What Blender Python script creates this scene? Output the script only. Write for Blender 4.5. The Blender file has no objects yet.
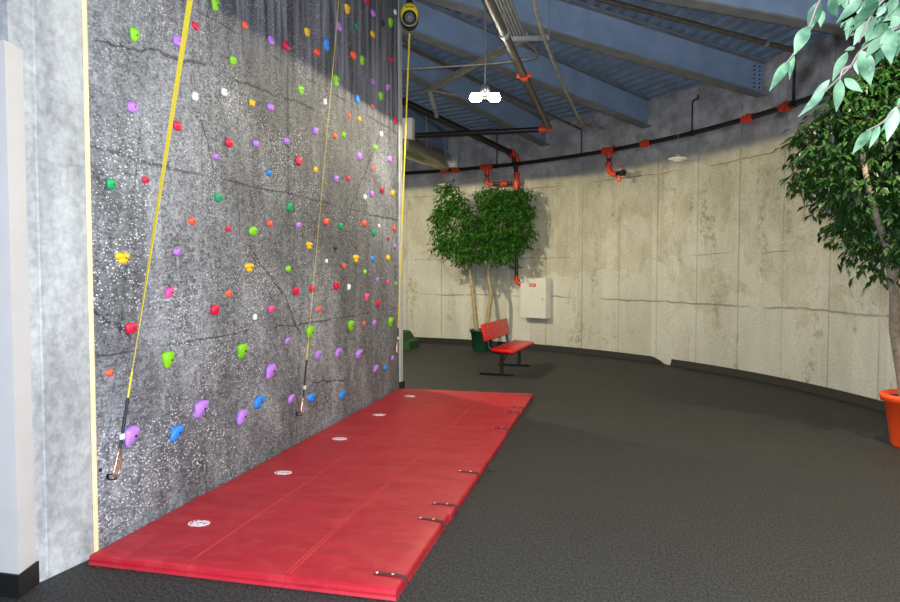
import bpy, bmesh, math, random
from mathutils import Vector, Matrix, noise
sc = bpy.context.scene
COL = sc.collection
R = math.radians
pi = math.pi
# ------------------------------------------------------------------ camera
F = 686.0; HC = 1.7
YAW = R(13.6148); PITCH = R(2.4207)
cam = bpy.data.cameras.new('camera'); cam.sensor_width = 36; cam.lens = F/900*36
cam.clip_start = .05; cam.clip_end = 100
co = bpy.data.objects.new('camera', cam); COL.objects.link(co)
co.location = (0, 0, HC); co.rotation_euler = (pi/2-PITCH, 0, YAW)
sc.camera = co
RT = Vector((math.cos(YAW), math.sin(YAW), 0))
FW = Vector((-math.sin(YAW)*math.cos(PITCH), math.cos(YAW)*math.cos(PITCH), -math.sin(PITCH)))
UP = RT.cross(FW)
CP = Vector((0, 0, HC))
CX, CY, RW = -6.10, 6.33, 9.79           # the round tank: axis and wall radius
def ray(x, y): return RT*((x-450)/F) - UP*((y-301)/F) + FW
def on_z(x, y, z): d = ray(x, y); return CP+d*((z-HC)/d.z)
def on_x(x, y, X): d = ray(x, y); return CP+d*(X/d.x)
def at_d(x, y, d): return CP+ray(x, y)*d
def on_cyl(x, y, rr):
    d = ray(x, y); ox, oy = CP.x-CX, CP.y-CY
    a = d.x**2+d.y**2; b = ox*d.x+oy*d.y; k = ox*ox+oy*oy-rr*rr
    return CP+d*((-b+math.sqrt(b*b-a*k))/a)
def pol(ang, r, z): return Vector((CX+r*math.cos(ang), CY+r*math.sin(ang), z))
def ang_of(p): return math.atan2(p.y-CY, p.x-CX)
def beam_z(r): return 4.40+.15*(RW-r)      # underside of the roof beams
def deck_z(r): return beam_z(r)+.52

# ------------------------------------------------------------------ materials
def lin(c): return tuple(((v/255)/12.92 if v/255 <= .04045 else ((v/255+.055)/1.055)**2.4) for v in c)+(1,)
class NT:
    def __init__(s, name):
        s.m = bpy.data.materials.new(name); s.m.use_nodes = True
        s.t = s.m.node_tree; s.b = s.t.nodes['Principled BSDF']
    def n(s, typ, **kw):
        o = s.t.nodes.new(typ)
        for k, v in kw.items():
            if hasattr(o, k) and not k.startswith('i_'): setattr(o, k, v)
        return o
    def l(s, a, b): s.t.links.new(a, b)
    def val(s, sock, v):
        if isinstance(v, bpy.types.NodeSocket): s.l(v, sock)
        else: sock.default_value = v
    def math(s, op, a, b=0., c=0., clamp=False):
        o = s.n('ShaderNodeMath', operation=op); o.use_clamp = clamp
        for i, v in enumerate((a, b, c)): s.val(o.inputs[i], v)
        return o.outputs[0]
    def mix(s, f, a, b, mode='MIX'):
        o = s.n('ShaderNodeMix', data_type='RGBA', blend_type=mode)
        s.val(o.inputs[0], f); s.val(o.inputs[6], a); s.val(o.inputs[7], b)
        return o.outputs[2]
    def ramp(s, f, lo, hi, smooth=True):
        o = s.n('ShaderNodeMapRange', interpolation_type='SMOOTHSTEP' if smooth else 'LINEAR')
        s.val(o.inputs[0], f); s.val(o.inputs[1], lo); s.val(o.inputs[2], hi)
        return o.outputs[0]
    def noise(s, v, scale, detail=4, rough=.55, dist=0.):
        o = s.n('ShaderNodeTexNoise'); s.l(v, o.inputs['Vector'])
        o.inputs['Scale'].default_value = scale; o.inputs['Detail'].default_value = detail
        o.inputs['Roughness'].default_value = rough; o.inputs['Distortion'].default_value = dist
        return o.outputs[0]
    def vor(s, v, scale, feature='F1', out=0):
        o = s.n('ShaderNodeTexVoronoi', feature=feature); s.l(v, o.inputs['Vector'])
        o.inputs['Scale'].default_value = scale
        return o.outputs[out]
    def obj(s): return s.n('ShaderNodeTexCoord').outputs['Object']
    def pos(s): return s.n('ShaderNodeNewGeometry').outputs['Position']
    def sep(s, v): o = s.n('ShaderNodeSeparateXYZ'); s.l(v, o.inputs[0]); return o.outputs
    def comb(s, x, y, z):
        o = s.n('ShaderNodeCombineXYZ')
        for i, v in enumerate((x, y, z)): s.val(o.inputs[i], v)
        return o.outputs[0]
    def scale(s, v, t):
        o = s.n('ShaderNodeMapping'); s.l(v, o.inputs[0]); o.inputs[3].default_value = t; return o.outputs[0]
    def bump(s, h, strength=.4, dist=.01):
        o = s.n('ShaderNodeBump'); s.l(h, o.inputs['Height'])
        o.inputs['Strength'].default_value = strength; o.inputs['Distance'].default_value = dist
        s.l(o.outputs[0], s.b.inputs['Normal'])
    def out(s, col, rough=.6, metal=0., spec=.5):
        s.val(s.b.inputs['Base Color'], col); s.val(s.b.inputs['Roughness'], rough)
        s.b.inputs['Metallic'].default_value = metal; s.b.inputs['Specular IOR Level'].default_value = spec
        return s.m
def plain(name, c, rough=.5, metal=0., var=.12, scale=25., spec=.5, bump=0.):
    """one colour with a slight procedural unevenness"""
    k = NT(name); v = k.obj(); f = k.noise(v, scale, 3)
    a = lin(c); d = tuple(x*(1-var) for x in a[:3])+(1,); h = tuple(min(1, x*(1+var)) for x in a[:3])+(1,)
    if bump: k.bump(f, bump, .004)
    return k.out(k.mix(k.ramp(f, .3, .7), d, h), rough, metal, spec)

def line(k, x, at, w):     # thin line mask at x == at
    return k.math('SUBTRACT', 1., k.ramp(k.math('ABSOLUTE', k.math('SUBTRACT', x, at)), w*.3, w))

def mat_climb():
    k = NT('climbing_wall_concrete'); p = k.pos(); s = k.sep(p)
    wob = k.math('MULTIPLY', k.math('SUBTRACT', k.noise(p, 1.3, 4), .5), .10)
    z = k.math('ADD', s[2], wob)
    big = k.noise(k.scale(p, (1, .75, .7)), 1.25, 6, .62, .4)
    mid = k.noise(k.scale(p, (1, 2.5, .7)), 3.2, 6, .65)
    pa = k.scale(p, (1, .55, 1)); fine = k.noise(pa, 58, 5, .75); grit = k.noise(pa, 20, 5, .7)
    dark = lin((44, 45, 50)); lite = lin((128, 131, 140))
    c = k.mix(k.ramp(big, .40, .60), dark, lite)
    c = k.mix(.5, c, k.mix(k.ramp(mid, .42, .60), lin((42, 43, 49)), lin((140, 142, 150))))
    c = k.mix(.34, c, k.mix(k.ramp(grit, .42, .62), lin((28, 28, 33)), lin((172, 173, 180))))
    c = k.mix(.34, c, k.mix(k.ramp(fine, .36, .66), lin((24, 24, 30)), lin((196, 199, 210))))
    b2 = k.noise(k.scale(p, (1, .8, .6)), .75, 5, .6, .5)
    c = k.mix(1., c, k.mix(k.ramp(b2, .38, .60), (.55, .55, .57, 1), (1.18, 1.2, 1.25, 1)), 'MULTIPLY')
    # vertical streaks running down from the roof
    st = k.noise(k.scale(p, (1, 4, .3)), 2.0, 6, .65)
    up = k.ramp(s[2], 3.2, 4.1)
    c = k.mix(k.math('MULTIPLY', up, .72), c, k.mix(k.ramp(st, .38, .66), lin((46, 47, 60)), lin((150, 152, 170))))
    # pour joints
    j = 0.
    for zz, w in ((1.19, .012), (2.42, .016), (3.63, .014)):
        j = k.math('MAXIMUM', j, k.math('MULTIPLY', line(k, z, zz, w), k.math('MULTIPLY', k.ramp(k.noise(p, 1.6, 2), .34, .56), .75)))
    # upright form joints
    y2 = k.math('ADD', s[1], k.math('MULTIPLY', wob, .25))
    for yy in (4.55, 6.05, 7.35, 8.3):
        j = k.math('MAXIMUM', j, k.math('MULTIPLY', line(k, y2, yy, .010), .3))
    # cracks that wander across the face
    dn = k.n('ShaderNodeTexNoise'); k.l(p, dn.inputs['Vector']); dn.inputs['Scale'].default_value = 5; dn.inputs['Detail'].default_value = 4
    dc = k.n('ShaderNodeSeparateColor'); k.l(dn.outputs[1], dc.inputs[0])
    py = k.math('ADD', s[1], k.math('MULTIPLY', k.math('SUBTRACT', dc.outputs[0], .5), .13)); pz = k.math('ADD', s[2], k.math('MULTIPLY', k.math('SUBTRACT', dc.outputs[1], .5), .13))
    for w, path in ((.012, [(92, 39), (140, 52), (163, 54)]), (.018, [(163, 56), (185, 61), (206, 65)]), (.011, [(232, 78), (262, 90), (285, 97)]), (.016, [(285, 97), (313, 108)]),
                    (.009, [(202, 120), (217, 178)]), (.014, [(338, 240), (362, 180), (381, 132)]), (.016, [(248, 246), (283, 295), (300, 335)]), (.011, [(235, 178), (240, 236)]),
                    (.012, [(92, 309), (132, 338)]), (.014, [(313, 383), (343, 382)]), (.010, [(375, 262), (384, 290)])):
        for a_, b_ in zip(path, path[1:]):
            a_ = on_x(a_[0], a_[1], -3.0); b_ = on_x(b_[0], b_[1], -3.0); dy, dz = b_.y-a_.y, b_.z-a_.z; L2 = dy*dy+dz*dz
            ey = k.math('SUBTRACT', py, a_.y); ez = k.math('SUBTRACT', pz, a_.z)
            t = k.math('DIVIDE', k.math('ADD', k.math('MULTIPLY', ey, dy), k.math('MULTIPLY', ez, dz)), L2, clamp=True)
            fy = k.math('SUBTRACT', ey, k.math('MULTIPLY', t, dy)); fz = k.math('SUBTRACT', ez, k.math('MULTIPLY', t, dz))
            dd = k.math('SQRT', k.math('ADD', k.math('MULTIPLY', fy, fy), k.math('MULTIPLY', fz, fz)))
            j = k.math('MAXIMUM', j, k.math('MULTIPLY', k.math('SUBTRACT', 1., k.ramp(dd, w*.4, w)), .9))
    c = k.mix(k.math('MULTIPLY', j, .75), c, lin((32, 32, 35)))
    # white stone flecks, denser in drifts and towards the near end
    near = k.math('SUBTRACT', 1.2, k.math('MULTIPLY', k.ramp(s[1], 4.0, 9.5), .85))
    dens = k.math('MULTIPLY', k.ramp(k.noise(p, 1.9, 4), .38, .66), near)
    fl = 0.
    for scl, b0, b1 in ((50., .13, .15), (84., .17, .13)):
        fv = k.vor(pa, scl, 'F1'); rc = k.n('ShaderNodeSeparateColor'); k.l(k.vor(pa, scl, 'F1', 1), rc.inputs[0])
        thr = k.math('MULTIPLY', k.math('ADD', k.math('MULTIPLY', dens, b1), b0), k.ramp(k.math('SUBTRACT', rc.outputs[0], k.math('MULTIPLY', dens, .22)), .36, .2))
        fl = k.math('MAXIMUM', fl, k.ramp(k.math('SUBTRACT', thr, fv), -.02, .05))
    c = k.mix(k.math('MULTIPLY', fl, .72), c, lin((226, 231, 242)))
    k.bump(k.math('ADD', k.math('SUBTRACT', fine, k.math('MULTIPLY', j, 2.)), k.math('MULTIPLY', grit, 1.2)), .45, .012)
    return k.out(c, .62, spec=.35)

def mat_round():
    k = NT('tank_wall_concrete'); p = k.pos(); s = k.sep(p)
    ang = k.math('ARCTAN2', k.math('SUBTRACT', s[1], CY), k.math('SUBTRACT', s[0], CX))
    a = k.math('MULTIPLY', ang, RW); z = s[2]
    q = k.comb(a, z, 0.)
    wob = k.math('MULTIPLY', k.math('SUBTRACT', k.noise(q, 1.5, 4), .5), .14)
    zw = k.math('ADD', z, wob)
    big = k.noise(k.scale(q, (1, .5, 1)), .75, 6, .6)
    mid = k.noise(k.scale(q, (1.7, .75, 1)), 2.0, 7, .7)
    fine = k.noise(q, 30, 4, .65)
    c = k.mix(k.ramp(big, .35, .65), lin((178, 173, 150)), lin((214, 210, 192)))
    c = k.mix(.34, c, k.mix(k.ramp(mid, .36, .64), lin((134, 126, 98)), lin((226, 224, 212))))
    pt = k.ramp(k.math('ADD', k.noise(k.scale(q, (.8, .9, 1)), 1.3, 3, .5, .8), k.math('MULTIPLY', k.math('SUBTRACT', 1.75, z), .15)), .52, .55)
    c = k.mix(k.math('MULTIPLY', pt, .55), c, lin((220, 219, 212)))
    c = k.mix(.26, c, k.mix(k.ramp(fine, .3, .7), lin((110, 106, 95)), lin((225, 222, 214))))
    # each formed board a slightly different tone
    bw = k.math('FLOOR', k.math('DIVIDE', a, .61))
    wn = k.n('ShaderNodeTexWhiteNoise', noise_dimensions='1D'); k.l(bw, wn.inputs['W'])
    c = k.mix(k.math('MULTIPLY', wn.outputs[0], .30), c, lin((142, 137, 120)))
    # olive blotches in patches
    bl = k.math('MULTIPLY', k.ramp(k.noise(k.scale(q, (1.9, .55, 1)), 1.0, 5, .7), .52, .66), k.ramp(k.noise(q, 9, 5, .75), .42, .62))
    c = k.mix(k.math('MULTIPLY', bl, .7), c, lin((118, 112, 78)))
    # joints: uprights every 1.22 m, pours at 1.2 / 2.43 / 3.63
    A0 = ang_of(on_cyl(697, 260, RW))*RW
    fr = k.math('FRACT', k.math('ADD', k.math('DIVIDE', k.math('SUBTRACT', k.math('ADD', a, k.math('MULTIPLY', wob, .06)), A0), .92), 20.5))
    j = k.math('MULTIPLY', k.math('SUBTRACT', 1., k.ramp(k.math('ABSOLUTE', k.math('SUBTRACT', fr, .5)), .005, .020)), k.math('ADD', .25, k.math('MULTIPLY', k.ramp(k.noise(k.scale(q, (.9, .2, 1)), 1.0, 2), .35, .65), .6)))
    for zz, w, lo in ((1.16, .022, .44), (2.0, .012, .5), (2.4, .012, .55), (3.52, .014, .40)):
        j = k.math('MAXIMUM', j, k.math('MULTIPLY', line(k, zw, zz, w), k.ramp(k.noise(q, .8, 3), lo, lo+.1)))
    c = k.mix(k.math('MULTIPLY', j, .62), c, lin((88, 86, 78)))
    # greyer, paler tone above the last joint
    tp = k.ramp(zw, 3.58, 3.92)
    tc = k.mix(k.ramp(k.noise(q, 2.2, 6, .7), .35, .68), lin((164, 160, 166)), lin((232, 229, 233)))
    c = k.mix(k.math('MULTIPLY', tp, .85), c, tc)
    k.bump(k.math('ADD', k.math('SUBTRACT', fine, k.math('MULTIPLY', j, 3.)), k.math('MULTIPLY', mid, 2.)), .3, .01)
    return k.out(c, .7, spec=.3)

def mat_pier():
    k = NT('pale_pier_concrete'); p = k.pos()
    a = k.noise(k.scale(p, (1, 1.6, .5)), 2.2, 6, .65); f = k.noise(p, 18, 5, .7)
    c = k.mix(k.ramp(a, .34, .66), lin((116, 118, 123)), lin((164, 166, 170)))
    c = k.mix(.25, c, k.mix(k.ramp(f, .3, .7), lin((120, 122, 126)), lin((215, 216, 218))))
    s = k.sep(p); z = k.math('ADD', s[2], k.math('MULTIPLY', k.math('SUBTRACT', a, .5), .12))
    j = 0.
    for zz in (2.30, 3.63): j = k.math('MAXIMUM', j, line(k, z, zz, .014))
    c = k.mix(k.math('MULTIPLY', j, .2), c, lin((80, 82, 86)))
    k.bump(k.math('ADD', a, k.math('MULTIPLY', f, .4)), .35, .01)
    return k.out(c, .7, spec=.3)

def mat_floor():
    k = NT('rubber_floor'); p = k.pos()
    big = k.noise(p, .6, 5, .6); fine = k.noise(k.scale(p, (1, .6, 1)), 75, 4, .8); mid = k.noise(k.scale(p, (2.2, .8, 1)), 2.2, 5, .6)
    c = k.mix(k.ramp(big, .3, .7), lin((28, 28, 28)), lin((36, 36, 36)))
    c = k.mix(.35, c, k.mix(k.ramp(mid, .35, .7), lin((24, 24, 24)), lin((46, 45, 46))))
    c = k.mix(.5, c, k.mix(k.ramp(fine, .38, .66), lin((10, 10, 10)), lin((86, 86, 91))))
    k.bump(fine, .35, .004)
    return k.out(c, k.math('ADD', .58, k.math('MULTIPLY', mid, .16)), spec=.25)

def mat_vinyl():
    k = NT('red_vinyl'); p = k.pos()
    a = k.noise(k.scale(p, (1, 3.5, 1)), 2.1, 5, .6, .6); f = k.noise(p, 9, 5, .65)
    c = k.mix(k.ramp(a, .32, .7), lin((156, 18, 36)), lin((172, 30, 46)))
    c = k.mix(k.math('MULTIPLY', k.ramp(f, .46, .72), .4), c, lin((180, 62, 70)))
    k.bump(k.math('ADD', k.math('MULTIPLY', a, 1.0), k.math('MULTIPLY', k.noise(k.scale(p, (1, 6, 1)), 1.6, 3), .8)), .22, .02)
    return k.out(c, k.math('ADD', .36, k.math('MULTIPLY', f, .2)), spec=.5)

def mat_leaf(name, c0, c1, c2, rough=.42, tr=.12):
    k = NT(name); p = k.obj()
    f = k.noise(p, 14, 3); g = k.noise(p, 55, 2)
    c = k.mix(k.ramp(f, .35, .65), lin(c0), lin(c1)); c = k.mix(k.ramp(g, .56, .72), c, lin(c2))
    k.b.inputs['Transmission Weight'].default_value = 0
    return k.out(c, rough, spec=.45 if rough < .45 else .2)

def emis(name, c, s):
    k = NT(name); k.b.inputs['Emission Color'].default_value = c; k.b.inputs['Emission Strength'].default_value = s
    return k.out(c, .4)

M = dict(climb=mat_climb(), tank=mat_round(), pier=mat_pier(), floor=mat_floor(), vinyl=mat_vinyl())
M['paint'] = plain('white_wall_paint', (180, 178, 181), .6, var=.03, scale=3)
M['timber'] = plain('pale_timber', (232, 206, 160), .6, var=.10, scale=9)
M['greytrim'] = plain('grey_trim', (172, 174, 174), .6, var=.08, scale=6)
M['baseboard'] = plain('black_rubber_base', (20, 20, 20), .5, var=.15, scale=8)
M['steel'] = plain('blue_grey_steel', (120, 140, 170), .55, 0., var=.10, scale=3.0)
M['flange'] = plain('grey_flange_steel', (108, 113, 118), .6, 0., var=.15, scale=4)
M['deck'] = plain('roof_deck_steel', (112, 130, 152), .5, 0., var=.14, scale=4)
M['pipe'] = plain('black_pipe', (36, 35, 35), .42, .2, var=.2, scale=14)
M['brownpipe'] = plain('brown_black_pipe', (80, 72, 64), .42, .1, var=.2, scale=14)
M['coupling'] = plain('orange_red_fitting', (206, 62, 30), .4, var=.15, scale=30)
M['galv'] = plain('galvanised_steel', (168, 170, 172), .35, .7, var=.12, scale=14)
M['conduit'] = plain('grey_conduit', (132, 132, 130), .45, .4, var=.12, scale=10)
M['brace'] = plain('weathered_brace_steel', (142, 140, 130), .6, .15, var=.2, scale=10)
M['duct'] = plain('silver_duct', (178, 178, 160), .32, .75, var=.12, scale=8)
M['white'] = plain('white_enamel', (216, 214, 205), .4, var=.02, scale=6)
M['red_paint'] = plain('red_plastic_coating', (204, 16, 16), .34, var=.08, scale=8, spec=.3)
M['black_metal'] = plain('black_frame_metal', (22, 22, 23), .32, .2, var=.2, scale=20)
M['black'] = plain('black_plastic', (28, 28, 30), .5, var=.2)
M['hook'] = plain('copper_toned_steel', (196, 150, 128), .25, .8, var=.1)
M['web_yellow'] = plain('yellow_webbing', (214, 190, 54), .6, var=.10, scale=60)
M['web_dark'] = plain('dark_green_black_sleeve', (24, 34, 40), .6, var=.2, scale=60)
M['belay_yellow'] = plain('yellow_casing', (244, 216, 44), .4, var=.06)
M['belay_grey'] = plain('grey_drum', (118, 122, 132), .35, .3, var=.08)
M['strap'] = plain('dark_strap', (52, 34, 36), .6, var=.2, scale=40)
M['brass'] = plain('brass_rivet', (232, 206, 150), .3, .6, var=.05)
M['print'] = plain('white_print', (232, 214, 222), .5, var=.05)
M['printgrey'] = plain('grey_print', (150, 140, 160), .5, var=.05)
M['seam'] = plain('orange_red_seam', (186, 58, 50), .5, var=.1)
M['orange_pot'] = plain('orange_pot_plastic', (226, 74, 26), .38, var=.06, scale=6)
M['green_pot'] = plain('green_pot_plastic', (16, 66, 46), .4, var=.1, scale=6)
M['soil'] = plain('dark_soil', (30, 28, 27), .9, var=.3, scale=40)
M['bark'] = plain('grey_bark', (112, 100, 90), .8, var=.28, scale=18, bump=.5)
M['bark_pale'] = plain('tan_bark', (158, 142, 112), .8, var=.22, scale=18, bump=.5)
M['twig'] = plain('pinkish_twig', (70, 60, 59), .7, var=.12, scale=30)
M['leaf_far'] = mat_leaf('green_ficus_leaf', (22, 66, 16), (52, 108, 26), (112, 150, 44))
M['leaf_dark'] = mat_leaf('dark_ficus_leaf', (10, 36, 13), (24, 60, 20), (76, 92, 28))
M['leaf_near'] = mat_leaf('pale_ficus_leaf', (24, 48, 34), (66, 86, 68), (50, 74, 58), .5)
M['turf'] = plain('green_turf', (34, 74, 30), .9, var=.4, scale=70, bump=.8)
M['bulb'] = emis('lit_lamp', (1, .97, .84, 1), 110)
HC_ = dict(lime=(128, 200, 36), purple=(178, 120, 224), crimson=(206, 24, 66), pink=(236, 74, 156), teal=(14, 156, 98),
           orange=(244, 92, 62), yellow=(238, 184, 30), blue=(38, 132, 230), white=(232, 236, 240), black=(38, 38, 46))
HM = {n: plain(n+'_resin', c, .5, var=.07, scale=40, bump=.25) for n, c in HC_.items()}

# ------------------------------------------------------------------ mesh helpers
class MB:
    """collects vertices and faces; build() links them as one mesh object"""
    def __init__(s): s.v = []; s.f = []; s.sm = []
    def add(s, vs, fs, smooth=False):
        o = len(s.v); s.v += [tuple(v) for v in vs]; s.f += [tuple(i+o for i in f) for f in fs]; s.sm += [smooth]*len(fs)
        return s
    def bm(s, bm, mtx=None, smooth=False):
        bm.verts.index_update(); vs = [(mtx @ v.co if mtx else v.co.copy()) for v in bm.verts]
        s.add(vs, [[v.index for v in f.verts] for f in bm.faces], smooth); bm.free(); return s
    def box(s, size, loc=(0, 0, 0), mtx=None, bevel=0., seg=2, smooth=False):
        b = bmesh.new(); bmesh.ops.create_cube(b, size=1); bmesh.ops.scale(b, vec=size, verts=b.verts)
        if bevel: bmesh.ops.bevel(b, geom=b.edges[:], offset=bevel, segments=seg, affect='EDGES', profile=.5)
        bmesh.ops.translate(b, vec=loc, verts=b.verts); return s.bm(b, mtx, smooth)
    def tube(s, pts, rad, n=10, cap=True, smooth=True):
        pts = [Vector(p) for p in pts]; m = len(pts)
        rr = rad if isinstance(rad, (list, tuple)) else [rad]*m
        t0 = (pts[1]-pts[0]).normalized(); ref = Vector((0, 0, 1)) if abs(t0.z) < .9 else Vector((1, 0, 0))
        x = t0.cross(ref).normalized(); vs = []
        for i, p in enumerate(pts):
            t = (pts[min(i+1, m-1)]-pts[max(i-1, 0)]).normalized()
            x = (x-t*x.dot(t)).normalized(); y = t.cross(x)
            for k in range(n):
                a = 2*pi*k/n; vs.append(p+(x*math.cos(a)+y*math.sin(a))*rr[i])
        fs = [(i*n+k, i*n+(k+1) % n, (i+1)*n+(k+1) % n, (i+1)*n+k) for i in range(m-1) for k in range(n)]
        s.add(vs, fs, smooth)
        if cap: s.add(vs[:n], [tuple(range(n))[::-1]]); s.add(vs[-n:], [tuple(range(n))])
        return s
    def lathe(s, prof, n=32, loc=(0, 0, 0), mtx=None, smooth=True):
        vs = []; loc = Vector(loc)
        for r, z in prof:
            for k in range(n):
                a = 2*pi*k/n; v = Vector((r*math.cos(a), r*math.sin(a), z))
                vs.append((mtx @ v if mtx else v)+loc)
        fs = [(i*n+k, i*n+(k+1) % n, (i+1)*n+(k+1) % n, (i+1)*n+k) for i in range(len(prof)-1) for k in range(n)]
        return s.add(vs, fs, smooth)
    def ball(s, loc, rad, mtx=None, sub=2):
        b = bmesh.new(); bmesh.ops.create_icosphere(b, subdivisions=sub, radius=1)
        if not isinstance(rad, (tuple, list)): rad = (rad,)*3
        bmesh.ops.scale(b, vec=rad, verts=b.verts)
        m = Matrix.Translation(loc) @ (mtx.to_4x4() if mtx else Matrix())
        return s.bm(b, m, True)
    def build(s, name, mat, parent=None, loc=None, mats=None):
        me = bpy.data.meshes.new(name); org = Vector(loc) if loc is not None else None
        v = s.v if org is None else [tuple(Vector(p)-org) for p in s.v]
        me.from_pydata(v, [], s.f); me.polygons.foreach_set('use_smooth', s.sm)
        b = bmesh.new(); b.from_mesh(me); bmesh.ops.recalc_face_normals(b, faces=b.faces); b.to_mesh(me); b.free()
        me.materials.append(mat); me.update()
        o = bpy.data.objects.new(name, me); COL.objects.link(o)
        if org is not None: o.location = org
        if parent: o.parent = parent
        return o
def tag(o, label=None, cat=None, group=None, kind=None):
    if label: o['label'] = label
    if cat: o['category'] = cat
    if group: o['group'] = group
    if kind: o['kind'] = kind
    return o
def thing(name, loc, label, cat, group=None, rz=0.):
    o = bpy.data.objects.new(name, None); COL.objects.link(o); o.location = loc; o.rotation_euler = (0, 0, rz)
    o.empty_display_size = .1
    return tag(o, label, cat, group)
def struct(o, label=None, cat=None): return tag(o, label, cat, kind='structure')
def part(mb, name, mat, root):
    """mb is in world space: keep it there while parented to root"""
    b = root.location
    rz = root.rotation_euler.z
    inv = (Matrix.Translation(b) @ Matrix.Rotation(rz, 4, 'Z')).inverted()
    mb.v = [tuple(inv @ Vector(v)) for v in mb.v]
    return mb.build(name, mat, root)
def smooth_path(pts, n=8):
    pts = [Vector(p) for p in pts]; out = []
    P = [pts[0]*2-pts[1]]+pts+[pts[-1]*2-pts[-2]]
    for i in range(1, len(P)-2):
        a, b, c, d = P[i-1:i+3]
        for k in range(n):
            t = k/n; out.append(.5*((2*b)+(c-a)*t+(2*a-5*b+4*c-d)*t*t+(3*b-a-3*c+d)*t**3))
    return out+[pts[-1]]

# ------------------------------------------------------------------ the setting
b = MB(); n = 128
b.add([pol(2*pi*i/n, RW+.4, 0) for i in range(n)]+[pol(2*pi*i/n, RW+.4, -.2) for i in range(n)],
      [tuple(range(n)), tuple(range(2*n-1, n-1, -1))]+[(i, (i+1) % n, n+(i+1) % n, n+i) for i in range(n)])
struct(b.build('floor', M['floor']), 'dark grey speckled rubber floor of the round hall', 'floor')
b = MB(); n = 192
prof = [(RW, 0), (RW, 4.96), (RW+.35, 4.96), (RW+.35, 0), (RW, 0)]
b.lathe(prof, n, (CX, CY, 0))
wall = struct(b.build('wall_back', M['tank']), 'curved pale concrete tank wall with pour joints and stains', 'wall')
# roof deck: corrugated sheets laid in rings on the beams
b = MB(); n = 24; prof = []; r = RW+.36
while r > .6:
    for dr, dz in ((0, 0), (.085, 0), (.105, .05), (.18, .05)): prof.append((r-dr, deck_z(r-dr)+dz))
    r -= .20
a0 = R(2.2)
vs = [pol(a0+2*pi*i/n, r_/math.cos(0), z_) for r_, z_ in prof for i in range(n)]
fs = [(i*n+k, i*n+(k+1) % n, (i+1)*n+(k+1) % n, (i+1)*n+k) for i in range(len(prof)-1) for k in range(n)]
b.add(vs, fs)
ceil = struct(b.build('ceiling', M['deck']), 'ribbed blue-grey metal roof deck between the beams', 'ceiling')
# climbing wall slab, pier, painted partition, trims
WX = -3.0
b = MB(); b.box((.32, 9.30-3.43, 5.95), (WX-.16, (9.30+3.43)/2, 2.975))
struct(b.build('wall_left', M['climb']), 'dark speckled concrete climbing wall studded with coloured holds', 'wall')
def prism(poly, z0, z1):
    k = len(poly)
    return MB().add([(x, y, z) for z in (z0, z1) for x, y in poly], [tuple(range(k))[::-1], tuple(range(k, 2*k))]+[(i, (i+1) % k, k+(i+1) % k, k+i) for i in range(k)])
PQ = [(WX-.066, 2.96), (WX-.012, 3.415), (WX-.5, 3.415), (WX-.5, 2.96)]
b = prism(PQ, 0, 5.95); b.box((.03, .035, 5.9), (WX-.058, 3.115, 2.96), bevel=.008, seg=1)
struct(b.build('wall_pier', M['pier']), 'pale grey concrete pier left of the climbing wall', 'wall')
PP = [(-3.012, 2.885), (-3.058, 3.045), (-5.3, 3.045), (-5.3, 2.885)]
b = prism(PP, 0, 2.87)
struct(b.build('wall_front', M['paint']), 'white painted partition at the left edge of the photo', 'wall')
b = MB(); b.box((.034, .020, 5.9), (WX-.010, 3.423, 2.95), bevel=.003, seg=1)
struct(b.build('trim_1', M['timber']), 'upright pale timber strip at the near edge of the climbing wall', 'trim')
b = MB(); b.box((.36, .14, 5.9), (WX-.165, 9.375, 2.95), bevel=.006, seg=1)
struct(b.build('trim_2', M['greytrim']), 'light grey upright trim on the far edge of the climbing wall', 'trim')
b = MB(); b.box((.38, .17, .13), (WX-.155, 9.375, .065), bevel=.004, seg=1)
struct(b.build('baseboard_end', M['baseboard']), 'short black base around the foot of the far wall trim', 'baseboard')
b = prism([(-3.0, 2.872), (-3.047, 3.05), (-5.3, 3.05), (-5.3, 2.872)], 0, .125)
struct(b.build('baseboard_front', M['baseboard']), 'black rubber base on the white painted partition', 'baseboard')
aL = ang_of(on_cyl(652, 360, RW)); aR = ang_of(on_cyl(672, 366, RW))
def skirting(name, pts, label):
    b = MB(); h = .115; t = .014; vs = []
    for i, (p, dn, lift, hh) in enumerate(pts):
        q = p+dn*t; vs += [p+Vector((0, 0, lift)), p+Vector((0, 0, lift+hh)), q+Vector((0, 0, lift+hh)), q+dn*.03+Vector((0, 0, lift))]
    fs = []
    for i in range(len(pts)-1):
        for k in range(4): fs.append((i*4+k, i*4+(k+1) % 4, i*4+4+(k+1) % 4, i*4+4+k))
    fs += [(0, 1, 2, 3), tuple(len(vs)-4+k for k in range(4))]
    b.add(vs, fs); return struct(b.build(name, M['baseboard']), label, 'baseboard')
def inn(a): return Vector((-math.cos(a), -math.sin(a), 0))
pts = [(pol(a, RW-.002, 0), inn(a), 0, .115) for a in [R(-20)+(aR-R(-20))*i/40 for i in range(41)]]
skirting('baseboard_right', pts, 'black rubber base on the curved wall to the right of the gap')
pts = [(pol(a, RW-.002, 0), inn(a), 0, .115) for a in [R(128)+(aL-R(128))*i/40 for i in range(41)]]
for i in range(1, 7):
    a = aL-(aL-aR)*.95*i/6; t = i/6
    pts.append((pol(a, RW-.002-.16*t*t, 0), inn(a), 0, .115*(1-.85*t)))
skirting('baseboard_back', pts, 'black rubber base on the back wall, its right end peeling away')

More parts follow.
